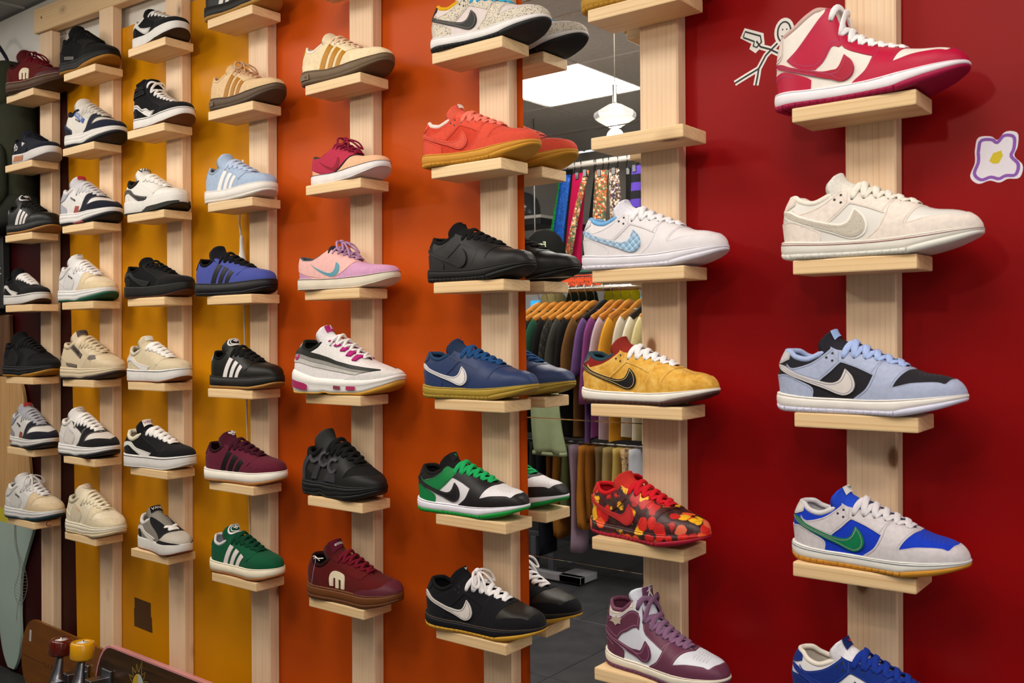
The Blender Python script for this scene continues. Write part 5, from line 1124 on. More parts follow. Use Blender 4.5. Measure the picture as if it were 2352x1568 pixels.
add((0,4), CHUNK, 'all black puffy skate shoe with gum outsole at far left', CK(F_('#121112'), S_('#141315'), F_('#111011'), F_('#111011'), Rb('#161518'), Rb('#9a6a1c'), side_panel=S_('#171618')), sl='under the black puffy shoe at far left')
add((0,5), CHUNK, 'grey white and navy puffy sneaker with red tongue tab at far left', CK(L_('#ccc8c4'), S_('#181824'), F_('#9c9ca2'), F_('#a8a8ae'), Rb('#d0ccc8'), Rb('#16151c'), eyestay=L_('#c6c2be'), heel_counter=S_('#84868e'), ankle_panel=S_('#84868e'), side_block=L_('#983a30'), tongue=F_('#9c9ca2'), badge='plain:#1c1b22'), (('tongue', 'tongue_label', F_('#9c3230'), rect(.05, .03), .93, .002), ('sole', 'sole_window', Rb('#a86a60'), [(.04, .42), (.10, .42), (.10, .62), (.04, .62)], .0034), ('sole', 'sole_window', Rb('#a86a60'), [(.14, .42), (.19, .42), (.19, .62), (.14, .62)], .0034)), sl='under the grey white and navy sneaker at far left')
add((0,6), CHUNK, 'white puffy sneaker with sand toe and bow tied laces at far left', CK(L_('#d0cdca'), S_('#cbb592'), F_('#dad6d4'), F_('#123626'), Rb('#d0cecc'), Rb('#16303a'), eyestay=L_('#d2cfcc'), heel_counter=L_('#cecbc8'), side_panel=L_('#c8c5c2'), badge='plain:#26262a', toe_box=S_('#d2bfa0'), ankle_panel=L_('#ccc9c6'), collar=L_('#ccc9c4')), (), True, sl='under the white sneaker with bow tied laces')

for k, (model, label, cols, dec, bow, sl, dy) in SPEC.items():
    x, yaw, L = POSE[k]
    lb = label
    shelf(k, 'pine shelf block ' + sl)
    shoe(model, lb, cols, (x, yaw, L, -.055 + dy), ZC + SHELF[k][1] + .0006, dec, bow, {(4,3): am_extra, (4,5): etn_extra}.get(k), 'sneakers displayed on the shoe wall')
shelf((6,1), 'empty pine shelf block right of the mirror')
shelf((4,-1), 'pine shelf block cut off at the top on orange')
# ------------------------------------------------------------------ stickers, patch, cable on the boards
def wall_plate(name, pts, mat, x, z, parent=None, th=.0008, y=WALL_Y):
    """flat piece on the wall; pts in metres, a to the right, b up"""
    me = poly_prism(name, pts, th, lambda a, b, h: (a, -h, b))
    return put(name, me, mat, parent, (x, y, z))
def stroke(pts, w, closed=False):
    """outline of a thick line through 2D points"""
    P = [Vector(p) for p in pts]; L = []; Rr = []
    for i, p in enumerate(P):
        t = (P[min(i + 1, len(P) - 1)] - P[max(i - 1, 0)]).normalized(); n = Vector((-t.y, t.x)) * w / 2
        L.append(p + n); Rr.append(p - n)
    return [(q.x, q.y) for q in L] + [(q.x, q.y) for q in reversed(Rr)]
def plate_joined(name, polys, mat, parent, th, off):
    V = []; F = []
    for n_, pts in enumerate(polys):
        me = poly_prism('tmp', pts, th, lambda a, b, h: (a, -h - off - n_ * 2.5e-5 * (h > 0), b)); o = len(V)
        V += [v.co[:] for v in me.vertices]; F += [tuple(i + o for i in p.vertices) for p in me.polygons]; bpy.data.meshes.remove(me)
    return put(name, mesh_from(name, V, F, False), mat, parent)
k = 1 / 3.5 / 1000 * 1.0
sm = empty('stick_figure_sticker', (-.72, WALL_Y, ZC + .505), 0, 'white sticker of a smiling stick figure on the red board', 'sticker')
hd = (.046, .036); neck = (.033, .018); hip = (-.004, -.022)
lines = [[neck, (.01, .0), hip], [hip, (-.03, -.032), (-.052, -.041)], [hip, (-.006, -.034), (-.010, -.052)], [(.018, .010), (.0, .018), (-.008, .030)], [(.018, .010), (.038, -.003), (.055, -.014)], [(.055, -.014), (.048, -.036)]]
gun = [(-.034, .042), (-.03, .052), (.0, .038), (.002, .026), (-.008, .018), (-.014, .022), (-.012, .030)]
plate_joined('sticker_backing', [stroke(l, .0105) for l in lines] + [ngon(.019, .026, 20, *hd), [(-.040, .042), (-.031, .059), (.006, .042), (.008, .022), (-.010, .008), (-.022, .018), (-.018, .027)]], 'plain:#e8e4de', sm, .0006, 0)
plate_joined('ink_lines', [stroke(l, .0032) for l in lines] + [stroke(gun + [gun[0]], .003)] + [stroke([(.046 + .0125 * math.cos(R(a)), .036 + .0185 * math.sin(R(a))) for a in range(0, 361, 15)], .0028)] +
    [ngon(.0013, .0016, 8, .043, .041), ngon(.0013, .0016, 8, .051, .040), stroke([(.041, .030), (.046, .026), (.051, .031)], .0022)], 'plain:#1b1a1c', sm, .0003, .0008)
fs = empty('flower_sticker', (-.324, WALL_Y, ZC + .268), 0, 'white and purple flower sticker with yellow centre on the red board', 'sticker')
FL = [(-.026, .012), (-.022, .030), (-.006, .030), (.002, .024), (.012, .034), (.026, .030), (.026, .012), (.022, .0), (.032, -.014), (.028, -.030), (.014, -.030), (.004, -.034), (-.008, -.030), (-.022, -.033), (-.032, -.022), (-.026, -.004)]
FLs = [tuple(p) for p in spline(FL + [FL[0]], 60)[:-1]]
plate_joined('sticker_backing', [[(a * 1.2, b * 1.18) for a, b in FLs]], 'plain:#eae4ee', fs, .0006, 0)
plate_joined('petal_outline', [stroke([(a, b) for a, b in FLs] + [FLs[0]], .005)], 'plain:#8a52b0', fs, .0003, .0006)
plate_joined('flower_centre', [[(-.010, -.004), (-.004, .008), (.008, .011), (.010, .002), (.004, -.009), (-.004, -.009)]], 'plain:#d8c01c', fs, .0003, .0006)
pp = wall_plate('paper_patch', [(-.052, .05), (.045, .046), (.045, .0), (.05, 0), (.052, -.05), (-.052, -.046), (-.056, -.046), (-.056, .014), (-.052, .014)], 'plain:#4a2c08', -2.868, ZC - .915)
tag(pp, 'dark brown torn square patch stuck low on the yellow board', 'patch')
cb = empty('power_cable', (-2.288, .02, ZC + .2), 0, 'white power cable with plug hanging beside the post on yellow', 'cable')
put('cord', mesh_from('cord', *tube_geo(spline([(.012, 0, .30), (.004, -.002, .22), (-.004, -.004, .13), (.0, 0, .07)], 16), .006, .006, 8)), 'plain:#dcd8d4', cb)
put('plug', lathe([(.004, .085), (.006, .075), (.007, .04), (.0135, .005), (.0135, -.012), (.0115, -.014), (.0115, -.05), (.008, -.052)], 14, 'plug'), 'plain:#e0dcd8', cb)
put('lower_cord', mesh_from('lower_cord', *tube_geo(spline([(.004, 0, -.052), (.008, .0, -.3), (.010, .004, -.7), (.012, .006, -1.0)], 14), .005, .005, 8)), 'plain:#d2cec8', cb)
pm_ = None
pm = put('pen_mark', mesh_from('pen_mark', *(lambda g: ([(a * .03, 0, b * .03) for a, b in g[0]], g[1]))(text_geo('C', 1.0)), smooth=False), 'plain:#b4382c', None)
for o in COL.objects:
    if o.name.startswith('shelf') and 'bow tied laces' in o.get('label', ''):
        pm.parent = o; pm.location = (SH_W / 2 + .0004, .004, 0); pm.rotation_euler = (0, 0, R(90))

# ------------------------------------------------------------------ far left: plinth, boards, rucksack
PT = ZC - 1.295
pl = put('display_plinth', box_mesh('display_plinth', -5.4, -1.95, -.42, .033, 0, PT, .004), 'plain:#1b1b1a'); tag(pl, 'low black plinth on the floor under the leaning boards', 'plinth')
def deck(name, outline, mat, th, lbl, cat, loc, rot, edge=None):
    t = empty(name, loc, 0, lbl, cat); t.rotation_euler = rot
    me = poly_prism('deck', outline, th, lambda a, b, h: (a, -h, b)); put('deck', me, mat, t)
    return t
half = [(1.145, .05), (1.13, .12), (1.05, .155), (.94, .165), (.68, .21), (.60, .212), (.55, .19), (.40, .105), (.26, .085), (.14, .085), (.06, .06), (.015, .025)]
out = spline([(a, b) for b, a in [(z, -w) for z, w in half]] , 60)
OL = [tuple(p) for p in spline([(w, z) for z, w in half], 50)] + [tuple(p) for p in spline([(-w, z) for z, w in reversed(half)], 50)]
lb = empty('longboard', (-3.79, .0285, PT + .001), 0, 'tall glossy longboard standing on end with mint lower half and yellow band', 'skateboard')
def cutz(z0, z1): return [(w, z) for w, z in OL if z0 < z < z1]
def seg_outline(z0, z1):
    zz = np.linspace(z0, z1, 26); ws = np.interp(zz, [h[0] for h in half][::-1], [h[1] for h in half][::-1])
    hs = spline([(w, z) for z, w in half], 80); ws = np.interp(zz, hs[::-1, 1], hs[::-1, 0])
    return [(w, z) for w, z in zip(ws, zz)] + [(-w, z) for w, z in zip(ws[::-1], zz[::-1])]
for nm, z0, z1, mt_ in (('mint_face', .015, .578, 'gloss:#a6b8ae'), ('yellow_band', .578, .632, 'gloss:#c8b818'), ('wood_face', .632, 1.144, 'bamboo')):
    put(nm, poly_prism(nm, seg_outline(z0, z1), .011, lambda a, b, h: (a, -h, b)), mt_, lb)
ft_ = [(.02, .60), (.012, .55), (.03, .48), (.07, .42), (.085, .36), (.06, .30), (.03, .275), (.01, .29), (.0, .33), (.03, .39), (.035, .44), (.01, .50), (.008, .56)]
fsp = [tuple(p) for p in spline(ft_ + [ft_[0]], 70)]
lines = [stroke(fsp, .0022), stroke([tuple(p) for p in spline([(.02, .60), (.02, .5), (.055, .40), (.045, .32), (.02, .27), (.01, .21)], 24)], .0026)]
for kk in range(24):
    z = .29 + kk * .0125; xr = [p for p in fsp if abs(p[1] - z) < .012]
    if len(xr) > 1: a = min(p[0] for p in xr); b = max(p[0] for p in xr); m = (a + b) / 2; lines += [stroke([(a, z + .008), (m, z)], .0013), stroke([(m, z), (b, z + .008)], .0013)]
V = []; F = []
for pts in lines:
    me = poly_prism('t', pts, .0004, lambda a, b, h: (a, -h - .0111, b)); o = len(V); V += [v.co[:] for v in me.vertices]; F += [tuple(i + o for i in p.vertices) for p in me.polygons]
fo = put('feather_drawing', mesh_from('feather_drawing', [(a * 1.25 + .045, b, c) for a, b, c in V], F, False), 'plain:#74746e', lb)
brd = put('brown_board', box_mesh('brown_board', -.30, .0, -.02, 0, .03, .262, .004), 'brown_wood', None, (-3.735, .03, ZC - .175 + .0)); brd['category'] = 'board'; brd['label'] = 'dark brown wooden board on the wall above the mint longboard'
blk = empty('hanging_pack', (-3.80, .03, ZC + .27), 0, 'black upright package with white script beside the dark red board', 'package')
put('package_body', box_mesh('package_body', -.20, .045, -.03, 0, -.16, .115, .004), 'plain:#121113', blk)
put('grey_panel', box_mesh('grey_panel', -.20, -.012, -.034, -.03, -.15, .105, .001), 'plain:#2a2a2c', blk)
put('white_base', box_mesh('white_base', -.20, .0, -.036, -.03, -.175, -.155, .001), 'plain:#c4c0ba', blk)
tg = scribble(6, 3)
put('lettering', mesh_from('lettering', [(.02 - b * .035, -.0305, -.02 + a * .035) for a, b in tg[0]], tg[1], False), 'plain:#cfcbc8', blk)
put('green_dot', poly_prism('green_dot', ngon(.012, .02, 16), .001, lambda a, b, h: (a - .035, -.0342 - h, b + .04)), 'plain:#2a9a54', blk)
# rucksack: soft rounded body with pocket, straps
def blob(name, cx, cz, wx, wz, y0, d, n=22, m=14, e=.55, seed=0, wob=.012):
    """a soft cushion-like body against a plane, superelliptic outline"""
    rnd = random.Random(seed); V = []; F = []
    sgn = lambda v, p: math.copysign(abs(v) ** p, v)
    for i in range(m + 1):
        f = i / m; ph = f * math.pi / 2
        for j in range(n):
            a = 2 * math.pi * j / n; r = math.sin(ph) ** .5 if i else 0.001
            x = cx + wx * sgn(math.cos(a), e) * r; z = cz + wz * sgn(math.sin(a), e) * r
            V.append((x + rnd.uniform(-wob, wob) * wx, y0 - d * math.cos(ph) ** .6 + rnd.uniform(-wob, wob) * d * (i < m), z + rnd.uniform(-wob, wob) * wz))
    for i in range(m):
        for j in range(n):
            a = i * n + j; b = i * n + (j + 1) % n; F.append((a, b, b + n, a + n))
    F.append(tuple(range(m * n, (m + 1) * n)))
    bm = bmesh.new(); bv = [bm.verts.new(v) for v in V]
    for f in F: bm.faces.new([bv[q] for q in f])
    bmesh.ops.remove_doubles(bm, verts=bm.verts, dist=.002)
    return bm_done(bm, name, True)
bp = empty('backpack', (-3.79, .03, ZC + .60), 0, 'dark olive backpack hanging on the wall at the far left edge', 'bag')
put('main_body', blob('main_body', 0, .12, .27, .30, 0, .10, 30, 14, .5, 1), 'cloth:#2c2d20', bp)
put('front_pocket', blob('front_pocket', .02, .0, .20, .13, -.088, .04, 26, 10, .5, 2), 'cloth:#26271c', bp)
put('top_flap', blob('top_flap', .0, .33, .25, .10, -.03, .085, 26, 10, .5, 3), 'cloth:#2a2c1e', bp)
put('bottom_roll', blob('bottom_roll', .06, -.13, .22, .075, -.0, .10, 26, 10, .6, 4), 'cloth:#20211a', bp)
for sx in (.11, -.10):
    put('strap', mesh_from('strap', *tube_geo(spline([(sx, -.10, .34), (sx + .01, -.118, .18), (sx, -.142, .02), (sx - .005, -.138, -.10), (sx, -.11, -.18)], 22), .028, .004, 8, True, (0, -1, 0))), 'cloth:#12120e', bp)
    put('buckle', box_mesh('buckle', sx - .02, sx + .02, -.150, -.128, .06, .10, .004), 'gloss:#141414', bp)
put('carry_handle', mesh_from('carry_handle', *tube_geo(spline([(.0, -.07, .41), (.04, -.09, .49), (.11, -.08, .50), (.16, -.06, .44), (.17, -.05, .40)], 22), .02, .006, 8, True, (0, -1, 0))), 'cloth:#171322', bp)
# ------------------------------------------------------------------ skateboards standing on their edges
def wheel(name, parent, loc, rad, wid, mat, core, rot=(0, 0, 0)):
    me = lathe([(rad * .62, -wid * .5), (rad * .9, -wid * .5), (rad, -wid * .38), (rad, wid * .38), (rad * .9, wid * .5), (rad * .62, wid * .5), (rad * .55, wid * .42), (rad * .55, -wid * .42)], 32, name)
    o = put(name, me, mat, parent, loc, rot)
    put('bearing', lathe([(rad * .25, -wid * .44), (rad * .54, -wid * .44), (rad * .54, wid * .44), (rad * .25, wid * .44), (rad * .2, wid * .50), (.001, wid * .52)], 20, 'bearing'), core, o)
    return o
def truck(parent, x, z, y, hw, wmat, wrad=.034, wwid=.05):
    """baseplate on the deck, hanger standing off it, axle vertical, one wheel at each end"""
    t = put('truck', join_boxes('truck', [(x - .028, x + .028, y - .010, y, z - .042, z + .042), (x - .018, x + .018, y - .07, y - .008, z - .022, z + .022)]), 'metal:#9a9aa0', parent)
    vs, fs_ = tube_geo(spline([(x - .01, y - .085, z - hw + .02), (x - .005, y - .094, z - .03), (x, y - .096, z), (x - .005, y - .094, z + .03), (x - .01, y - .085, z + hw - .02)], 14), .042, .034, 10, True, None, 1.25 - .75 * np.abs(np.linspace(-1, 1, 14)))
    put('hanger', mesh_from('hanger', vs, fs_), 'metal:#8a8a92', t)
    put('axle', mesh_from('axle', *tube_geo([(x - .01, y - .085, z - hw - .035), (x - .01, y - .085, z), (x - .01, y - .085, z + hw + .035)], .008, .008, 8)), 'metal:#a8a8ac', t)
    for s in (-1, 1): wheel('wheel', parent, (x - .01, y - .085, z + s * (hw + .004)), wrad, wwid, wmat, 'plain:#cfcdc8')
def join_boxes(name, bs):
    bm = bmesh.new()
    for b in bs: gbox(bm, *b)
    bmesh.ops.bevel(bm, geom=list(bm.edges), offset=.002, segments=1, affect='EDGES')
    return bm_done(bm, name)
def long_outline(l, w, nose):
    pts = []
    for kk in range(13): a = math.pi / 2 + math.pi * kk / 12; pts.append((nose + nose * math.cos(a), w / 2 * math.sin(a)))
    for kk in range(13): a = -math.pi / 2 + math.pi * kk / 12; pts.append((l - nose + nose * math.cos(a), w / 2 * math.sin(a)))
    return pts
pk = empty('longboard', (-2.975, -.060, PT + .151), 0, 'longboard with pink edge and sun graphic standing on its side on the plinth', 'skateboard'); pk.rotation_euler = (R(-4), 0, R(-1))
PO = long_outline(.96, .30, .085)
put('graphic_face', poly_prism('graphic_face', [(a * .985 + .007, b * .965) for a, b in PO], .0006, lambda a, b, h: (a, -h - .0190, b)), 'dark_veneer', pk)
put('deck', poly_prism('deck', PO, .019, lambda a, b, h: (a, -h, b)), 'gloss:#d08894', pk)
put('edge_ply', poly_prism('edge_ply', [(a * 1.001 - .0005, b * 1.003) for a, b in PO], .0015, lambda a, b, h: (a, -h - .0135, b)), 'gloss:#d8b060', pk)
sun = [ngon(.034, .045, 28, .265, .055)]
put('sun_disc', poly_prism('sun_disc', sun[0], .0004, lambda a, b, h: (a, -h - .0197, b)), 'plain:#b89a20', pk)
put('sun_half', poly_prism('sun_half', [(.265, .10)] + [(.265 + .034 * math.sin(R(a)), .055 + .045 * math.cos(R(a))) for a in range(10, 171, 10)] + [(.265, .01)], .0004, lambda a, b, h: (a, -h - .0201, b)), 'plain:#a8b0ac', pk)
rays = []
for kk in range(14):
    a = 2 * math.pi * kk / 14; c, s = math.cos(a), math.sin(a); lw = .05 if kk % 7 != 3 else .075
    rays.append([(.265 + .038 * c - .008 * s, .055 + .05 * s + .008 * c), (.265 + (.034 + lw * .55) * c, .055 + (.045 + lw * .6) * s), (.265 + .038 * c + .008 * s, .055 + .05 * s - .008 * c)])
V = []; F = []
for r_ in rays:
    me = poly_prism('t', stroke(r_, .0022), .0004, lambda a, b, h: (a, -h - .0197, b)); o = len(V); V += [v.co[:] for v in me.vertices]; F += [tuple(i + o for i in p.vertices) for p in me.polygons]
put('sun_rays', mesh_from('sun_rays', V, F, False), 'plain:#a88c3c', pk)
truck(pk, .085, .035, -.0196, .112, 'gloss:#dc9c0c', .036, .054)
og = empty('longboard', (-3.60, -.015, PT + .137), 0, 'orange brown longboard with dark red wheels standing on its side behind', 'skateboard'); og.rotation_euler = (R(-4), R(.5), R(-2))
OO = long_outline(.86, .255, .10)
put('deck', poly_prism('deck', OO, .011, lambda a, b, h: (a, -h, b)), 'orange_wood', og)
tg = scribble(8, 5, .16)
put('lettering', mesh_from('lettering', [(.26 + a * .032, -.0114, -.012 + b * .026) for a, b in tg[0]], tg[1], False), 'plain:#4a220c', og)
put('centre_line', box_mesh('centre_line', .01, .18, -.0114, -.011, -.0136, -.0114), 'plain:#4a220c', og)
put('deck_label', box_mesh('deck_label', .06, .075, -.0116, -.011, .045, .085), 'plain:#b8b4b0', og)
truck(og, .50, .018, -.011, .108, 'gloss:#5a1408', .036, .05)

# ------------------------------------------------------------------ what the mirror shows: the room behind the camera
def rm(Y): return 2 * MIR_Y - Y                         # depth seen in the mirror -> real y
# pendants
def pendant(x, y, z, lbl, grp=None):
    t = empty('pendant_lamp', (x, y, z), 0, lbl, 'lamp', grp)
    put('cord', mesh_from('cord', *tube_geo([(0, 0, .11), (0, 0, (CEIL - z) / 2), (0, 0, CEIL - z)], .003, .003, 6)), 'plain:#8a8478', t)
    put('socket', lathe([(.004, .115), (.0085, .113), (.0085, .05), (.012, .044)], 16, 'socket'), 'metal:#c0bcb4', t)
    put('canopy', lathe([(.04, CEIL - z - .02), (.045, CEIL - z - .0005)], 20, 'canopy'), 'plain:#dedcd8', t)
    g_ = put('glass_shade', lathe([(.010, .046), (.026, .040), (.075, .012), (.078, .0), (.072, -.012), (.030, -.036), (.024, -.040), (.020, -.036), (.064, -.008), (.068, .002), (.022, .034), (.010, .040)], 10, 'glass_shade', False), 'crystal', t)
    put('bulb', lathe([(.002, -.050), (.008, -.047), (.009, -.038), (.007, -.02), (.006, .03)], 14, 'bulb'), 'bulb', t)
    l = bpy.data.lights.new('bulb_light', 'POINT'); l.energy = PENDANT_W; l.color = (1, .86, .68); l.shadow_soft_size = .03
    lo = bpy.data.objects.new('bulb_light', l); COL.objects.link(lo); lo.parent = t; lo.location = (0, 0, -.075)
pendant(-1.82, rm(1.3), ZC + .775, 'crystal glass pendant lamp on a thin cord seen in the mirror')
pendant(-3.05, rm(1.3), ZC + .775, 'glass pendant lamp in front of the yellow board outside the frame')
pendant(-.55, rm(1.3), ZC + .775, 'glass pendant lamp in front of the red board outside the frame')
# clothes rack
RY = rm(2.60); RYL = rm(2.44); RZ = ZC + .222
rk = empty('clothes_rack', (-2.9, RY, 0), 0, 'chrome clothes rack holding the row of shirts seen in the mirror', 'rack')
put('hanging_rail', mesh_from('hanging_rail', *tube_geo([(-.9, 0, RZ), (0, 0, RZ), (1.3, 0, RZ)], .034, .034, 14)), 'metal:#b8b2a8', rk)
for x in (-.28, -.16): put('upright', box_mesh('upright', x - .018, x + .018, -.02, .02, .0, .20, .002), 'plain:#5a606a', rk)
put('crossbar', box_mesh('crossbar', -.88, 1.28, -.012, .012, .2005, .225, .002), 'plain:#4a4e56', rk)
put('upright', box_mesh('upright', -.90, -.86, -.02, .02, 0, RZ - .015, .002), 'plain:#5a606a', rk)
put('lower_bar', mesh_from('lower_bar', *tube_geo([(-.88, RYL - RY, ZC - .585), (0, RYL - RY, ZC - .585), (1.26, RYL - RY, ZC - .585)], .016, .016, 8)), 'metal:#8a8a8c', rk)
for x in (-.88, 1.26): put('bracket', mesh_from('bracket', *tube_geo([(x, 0, ZC - .585), (x, .08, ZC - .585), (x, RYL - RY, ZC - .585)], .014, .014, 8)), 'plain:#5a606a', rk)
put('upright', box_mesh('upright', 1.24, 1.28, -.02, .02, 0, RZ - .015, .002), 'plain:#5a606a', rk)
put('foot', box_mesh('foot', -.32, .12, .10, .14, .012, .05, .003), 'plain:#9a9ca4', rk)
put('foot', box_mesh('foot', -.02, .12, -.02, .14, .012, .05, .003), 'plain:#9a9ca4', rk)
def hanger(x, z, mat, i, lbl, y=RY, sz=.205):
    t = empty('clothes_hanger', (x, y, z), 0, lbl, 'hanger', 'hangers on the chrome rail')
    arm = spline([(0, -sz, -.075), (0, -sz * .6, -.045), (0, -sz * .22, -.006), (0, 0, .004), (0, sz * .22, -.006), (0, sz * .6, -.045), (0, sz, -.075)], 23)
    put('arms', mesh_from('arms', *tube_geo(arm, .016, .046, 8, True, (0, 0, 1), 1 - .25 * np.abs(np.linspace(-1, 1, 23)))), mat, t)
    top = RZ + .020 - z
    put('hook', mesh_from('hook', *tube_geo(spline([(0, 0, 0), (0, 0, top - .056), (0, .026, top - .022), (0, .021, top - .002), (0, 0, top + .005), (0, -.022, top - .008), (0, -.024, top - .018)], 16), .0042, .0042, 6)), 'metal:#c4c0b8', t)
def garment(name, x, z, mat, lbl, y, w, length, seed, sleeves=True, grp='shirts on the chrome rail', slv=.24, cat='shirt'):
    """a shirt hung edge-on: flattened body with shoulder slopes, folds and two sleeves"""
    rnd = random.Random(seed); t = empty(name, (x, y, z), 0.0, lbl, cat, grp); n = 24; V = []; F = []; rows = 14
    ph = [rnd.uniform(0, 6.28) for _ in range(4)]
    for i in range(rows):
        f = i / (rows - 1); zz = -(f ** 1.15) * length
        hw = np.interp(-zz, [0, .012, .05, .11, .16, length], [.095, .115, .175, w, w, w * 1.06]); th = np.interp(f, [0, .1, .4, 1], [.009, .015, .017, .017])
        for j in range(n):
            a = 2 * math.pi * j / n; cy, cx = math.cos(a), math.sin(a)
            wob = (.006 * math.sin(5 * cy + ph[0] + 2 * f) + .004 * math.sin(9 * cy + ph[1])) * min(1, f * 2.2)
            V.append((th * cx * (1 - .55 * abs(cy) ** 3) + wob, hw * cy, zz + .012 * math.sin(3 * cy + ph[2]) * f - (.0 if i else .0)))
    for i in range(rows - 1):
        for j in range(n): a = i * n + j; b = i * n + (j + 1) % n; F.append((a, b, b + n, a + n))
    put('body', mesh_from('body', V, F), mat, t)
    put('collar_band', mesh_from('collar_band', *tube_geo([(.012 * math.sin(a), .098 * math.cos(a), .001 + .004 * abs(math.cos(a))) for a in np.linspace(0, 2 * math.pi, 25)], .006, .012, 6, False, (0, 0, 1))), mat, t)
    if sleeves:
        for s in (-1, 1):
            pts = spline([(0, s * (w - .035), -.075), (.004, s * (w + .012), -.13), (.004 * rnd.uniform(-1, 1), s * (w + .035), -.13 - slv * .5), (.006 * rnd.uniform(-1, 1), s * (w + .038), -.13 - slv)], 10)
            put('sleeve', mesh_from('sleeve', *tube_geo(pts, .034, .16, 12, True, (0, s, .35), np.linspace(.75, 1, 10))), mat, t)
TE = [(-3.012, '#1f4a38', 'dark green'), (-2.955, '#171615', 'black'), (-2.919, 'camo_print', 'black camouflage'), (-2.86, '#3c3c37', 'charcoal grey'), (-2.81, '#1a1918', 'plain black'), (-2.787, '#6a4a26', 'brown'), (-2.693, '#664a7e', 'violet'),
      (-2.671, '#7c3e72', 'plum'), (-2.628, '#b6a2ac', 'pale lilac'), (-2.563, '#d2962a', 'golden yellow'), (-2.482, '#cdc4b4', 'stone white'), (-2.441, '#ddd6c0', 'cream'), (-2.375, '#d6c892', 'pale yellow'), (-2.318, '#e0dcd0', 'ivory'), (-3.07, '#20201f', 'leftmost black'), (-3.13, '#3a3a40', 'slate'), (-2.25, '#8a8a86', 'grey marl')]
TE.sort(key=lambda q: q[0]); TX = [-3.13, -3.075, -3.02, -2.965, -2.915, -2.865, -2.815, -2.765, -2.70, -2.65, -2.60, -2.545, -2.475, -2.42, -2.365, -2.305, -2.25]
for i, (x, c_, nm) in enumerate(TE):
    x = TX[i]
    hz = ZC + .132; mt_ = 'plain:#141316' if i in (8, 13) else 'hanger_wood'
    hanger(x, hz, mt_, i, ('black' if i in (8, 13) else 'wooden') + ' clothes hanger holding the ' + nm + ' shirt')
    garment('shirt', x, hz - .034, c_ if not c_.startswith('#') else 'cloth:' + c_, nm + ' shirt on a hanger on the chrome rail seen in the mirror', RY, .205, .64 + .015 * ((i * 7) % 3), i, True, 'shirts on the chrome rail', .20 if i % 3 else .34)
# long garments hanging lower, in front of the shirts' hems
LO = [(-3.082, -.42, -1.02, '#161616', 'black'), (-3.028, -.40, -.95, '#2c2c2a', 'charcoal'), (-2.955, -.40, -1.19, '#141722', 'navy'), (-2.903, -.38, -.98, '#5a3a18', 'brown'), (-2.845, -.40, -1.08, '#8a5c20', 'ochre'), (-2.80, -.40, -.95, '#59603a', 'olive'), (-2.748, -.36, -1.15, '#9a8496', 'lilac'),
      (-2.699, -.36, -1.02, '#b4762a', 'amber'), (-2.65, -.36, -.98, '#8a541a', 'rust brown'), (-2.603, -.34, -.95, '#6e5c3e', 'taupe'), (-2.563, -.34, -.95, '#a08c5c', 'khaki'), (-2.53, -.34, -.95, '#c0a85c', 'straw yellow'), (-2.471, -.34, -.92, 'line_print', 'tan line print'), (-2.42, -.34, -.92, '#c8ccd4', 'white')]
def drape(name, x, y, z0, z1, wx, wy, mat, lbl, cat, grp, seed, tilt=0.0):
    rnd = random.Random(seed); t = empty(name, (x, y, z0), 0, lbl, cat, grp); n = 20; rows = 12; V = []; F = []; p1, p2 = rnd.uniform(0, 6), rnd.uniform(0, 6)
    for i in range(rows):
        f = i / (rows - 1); zz = (z1 - z0) * f
        for j in range(n):
            a = 2 * math.pi * j / n; ca, sa = math.cos(a), math.sin(a); sw = .86 + .2 * f
            V.append((wx * ca * sw + tilt * f + .006 * math.sin(4 * f + p1), wy * sa * (1 - .4 * abs(ca) ** 3) + min(.012, wy * .4) * math.sin(6 * ca + p1 + f * 2) * f, zz + .01 * math.sin(2 * ca + p2) * f))
    for i in range(rows - 1):
        for j in range(n): a = i * n + j; b = i * n + (j + 1) % n; F.append((a, b, b + n, a + n))
    F.append(tuple(range(n - 1, -1, -1))); F.append(tuple(range((rows - 1) * n, rows * n)))
    put('leg_panel', mesh_from('leg_panel', V, F), mat, t)
    return t
for i, (x, a, b, c_, nm) in enumerate(LO):
    drape('trousers', -3.085 + i * .0515, RYL, ZC - .5945, ZC + b, .0205, .075, c_ if not c_.startswith('#') else 'cloth:' + c_, nm + ' trousers hanging under the row of shirts in the mirror', 'trousers', 'trousers under the shirts', 40 + i, .004)
sg = drape('sweatshirt', -2.85, rm(2.25), ZC - .30, ZC - .63, .10, .030, 'cloth:#8e9c78', 'sage green garment with wide hem hanging below the shirts in the mirror', 'shirt', None, 99, .03)
put('hem_band', mesh_from('hem_band', *tube_geo([(.104 * math.cos(a) + .03, .03 * math.sin(a), -.325) for a in np.linspace(0, 6.283, 25)], .006, .022, 6, False, (0, 0, 1))), 'cloth:#8a9874', sg)
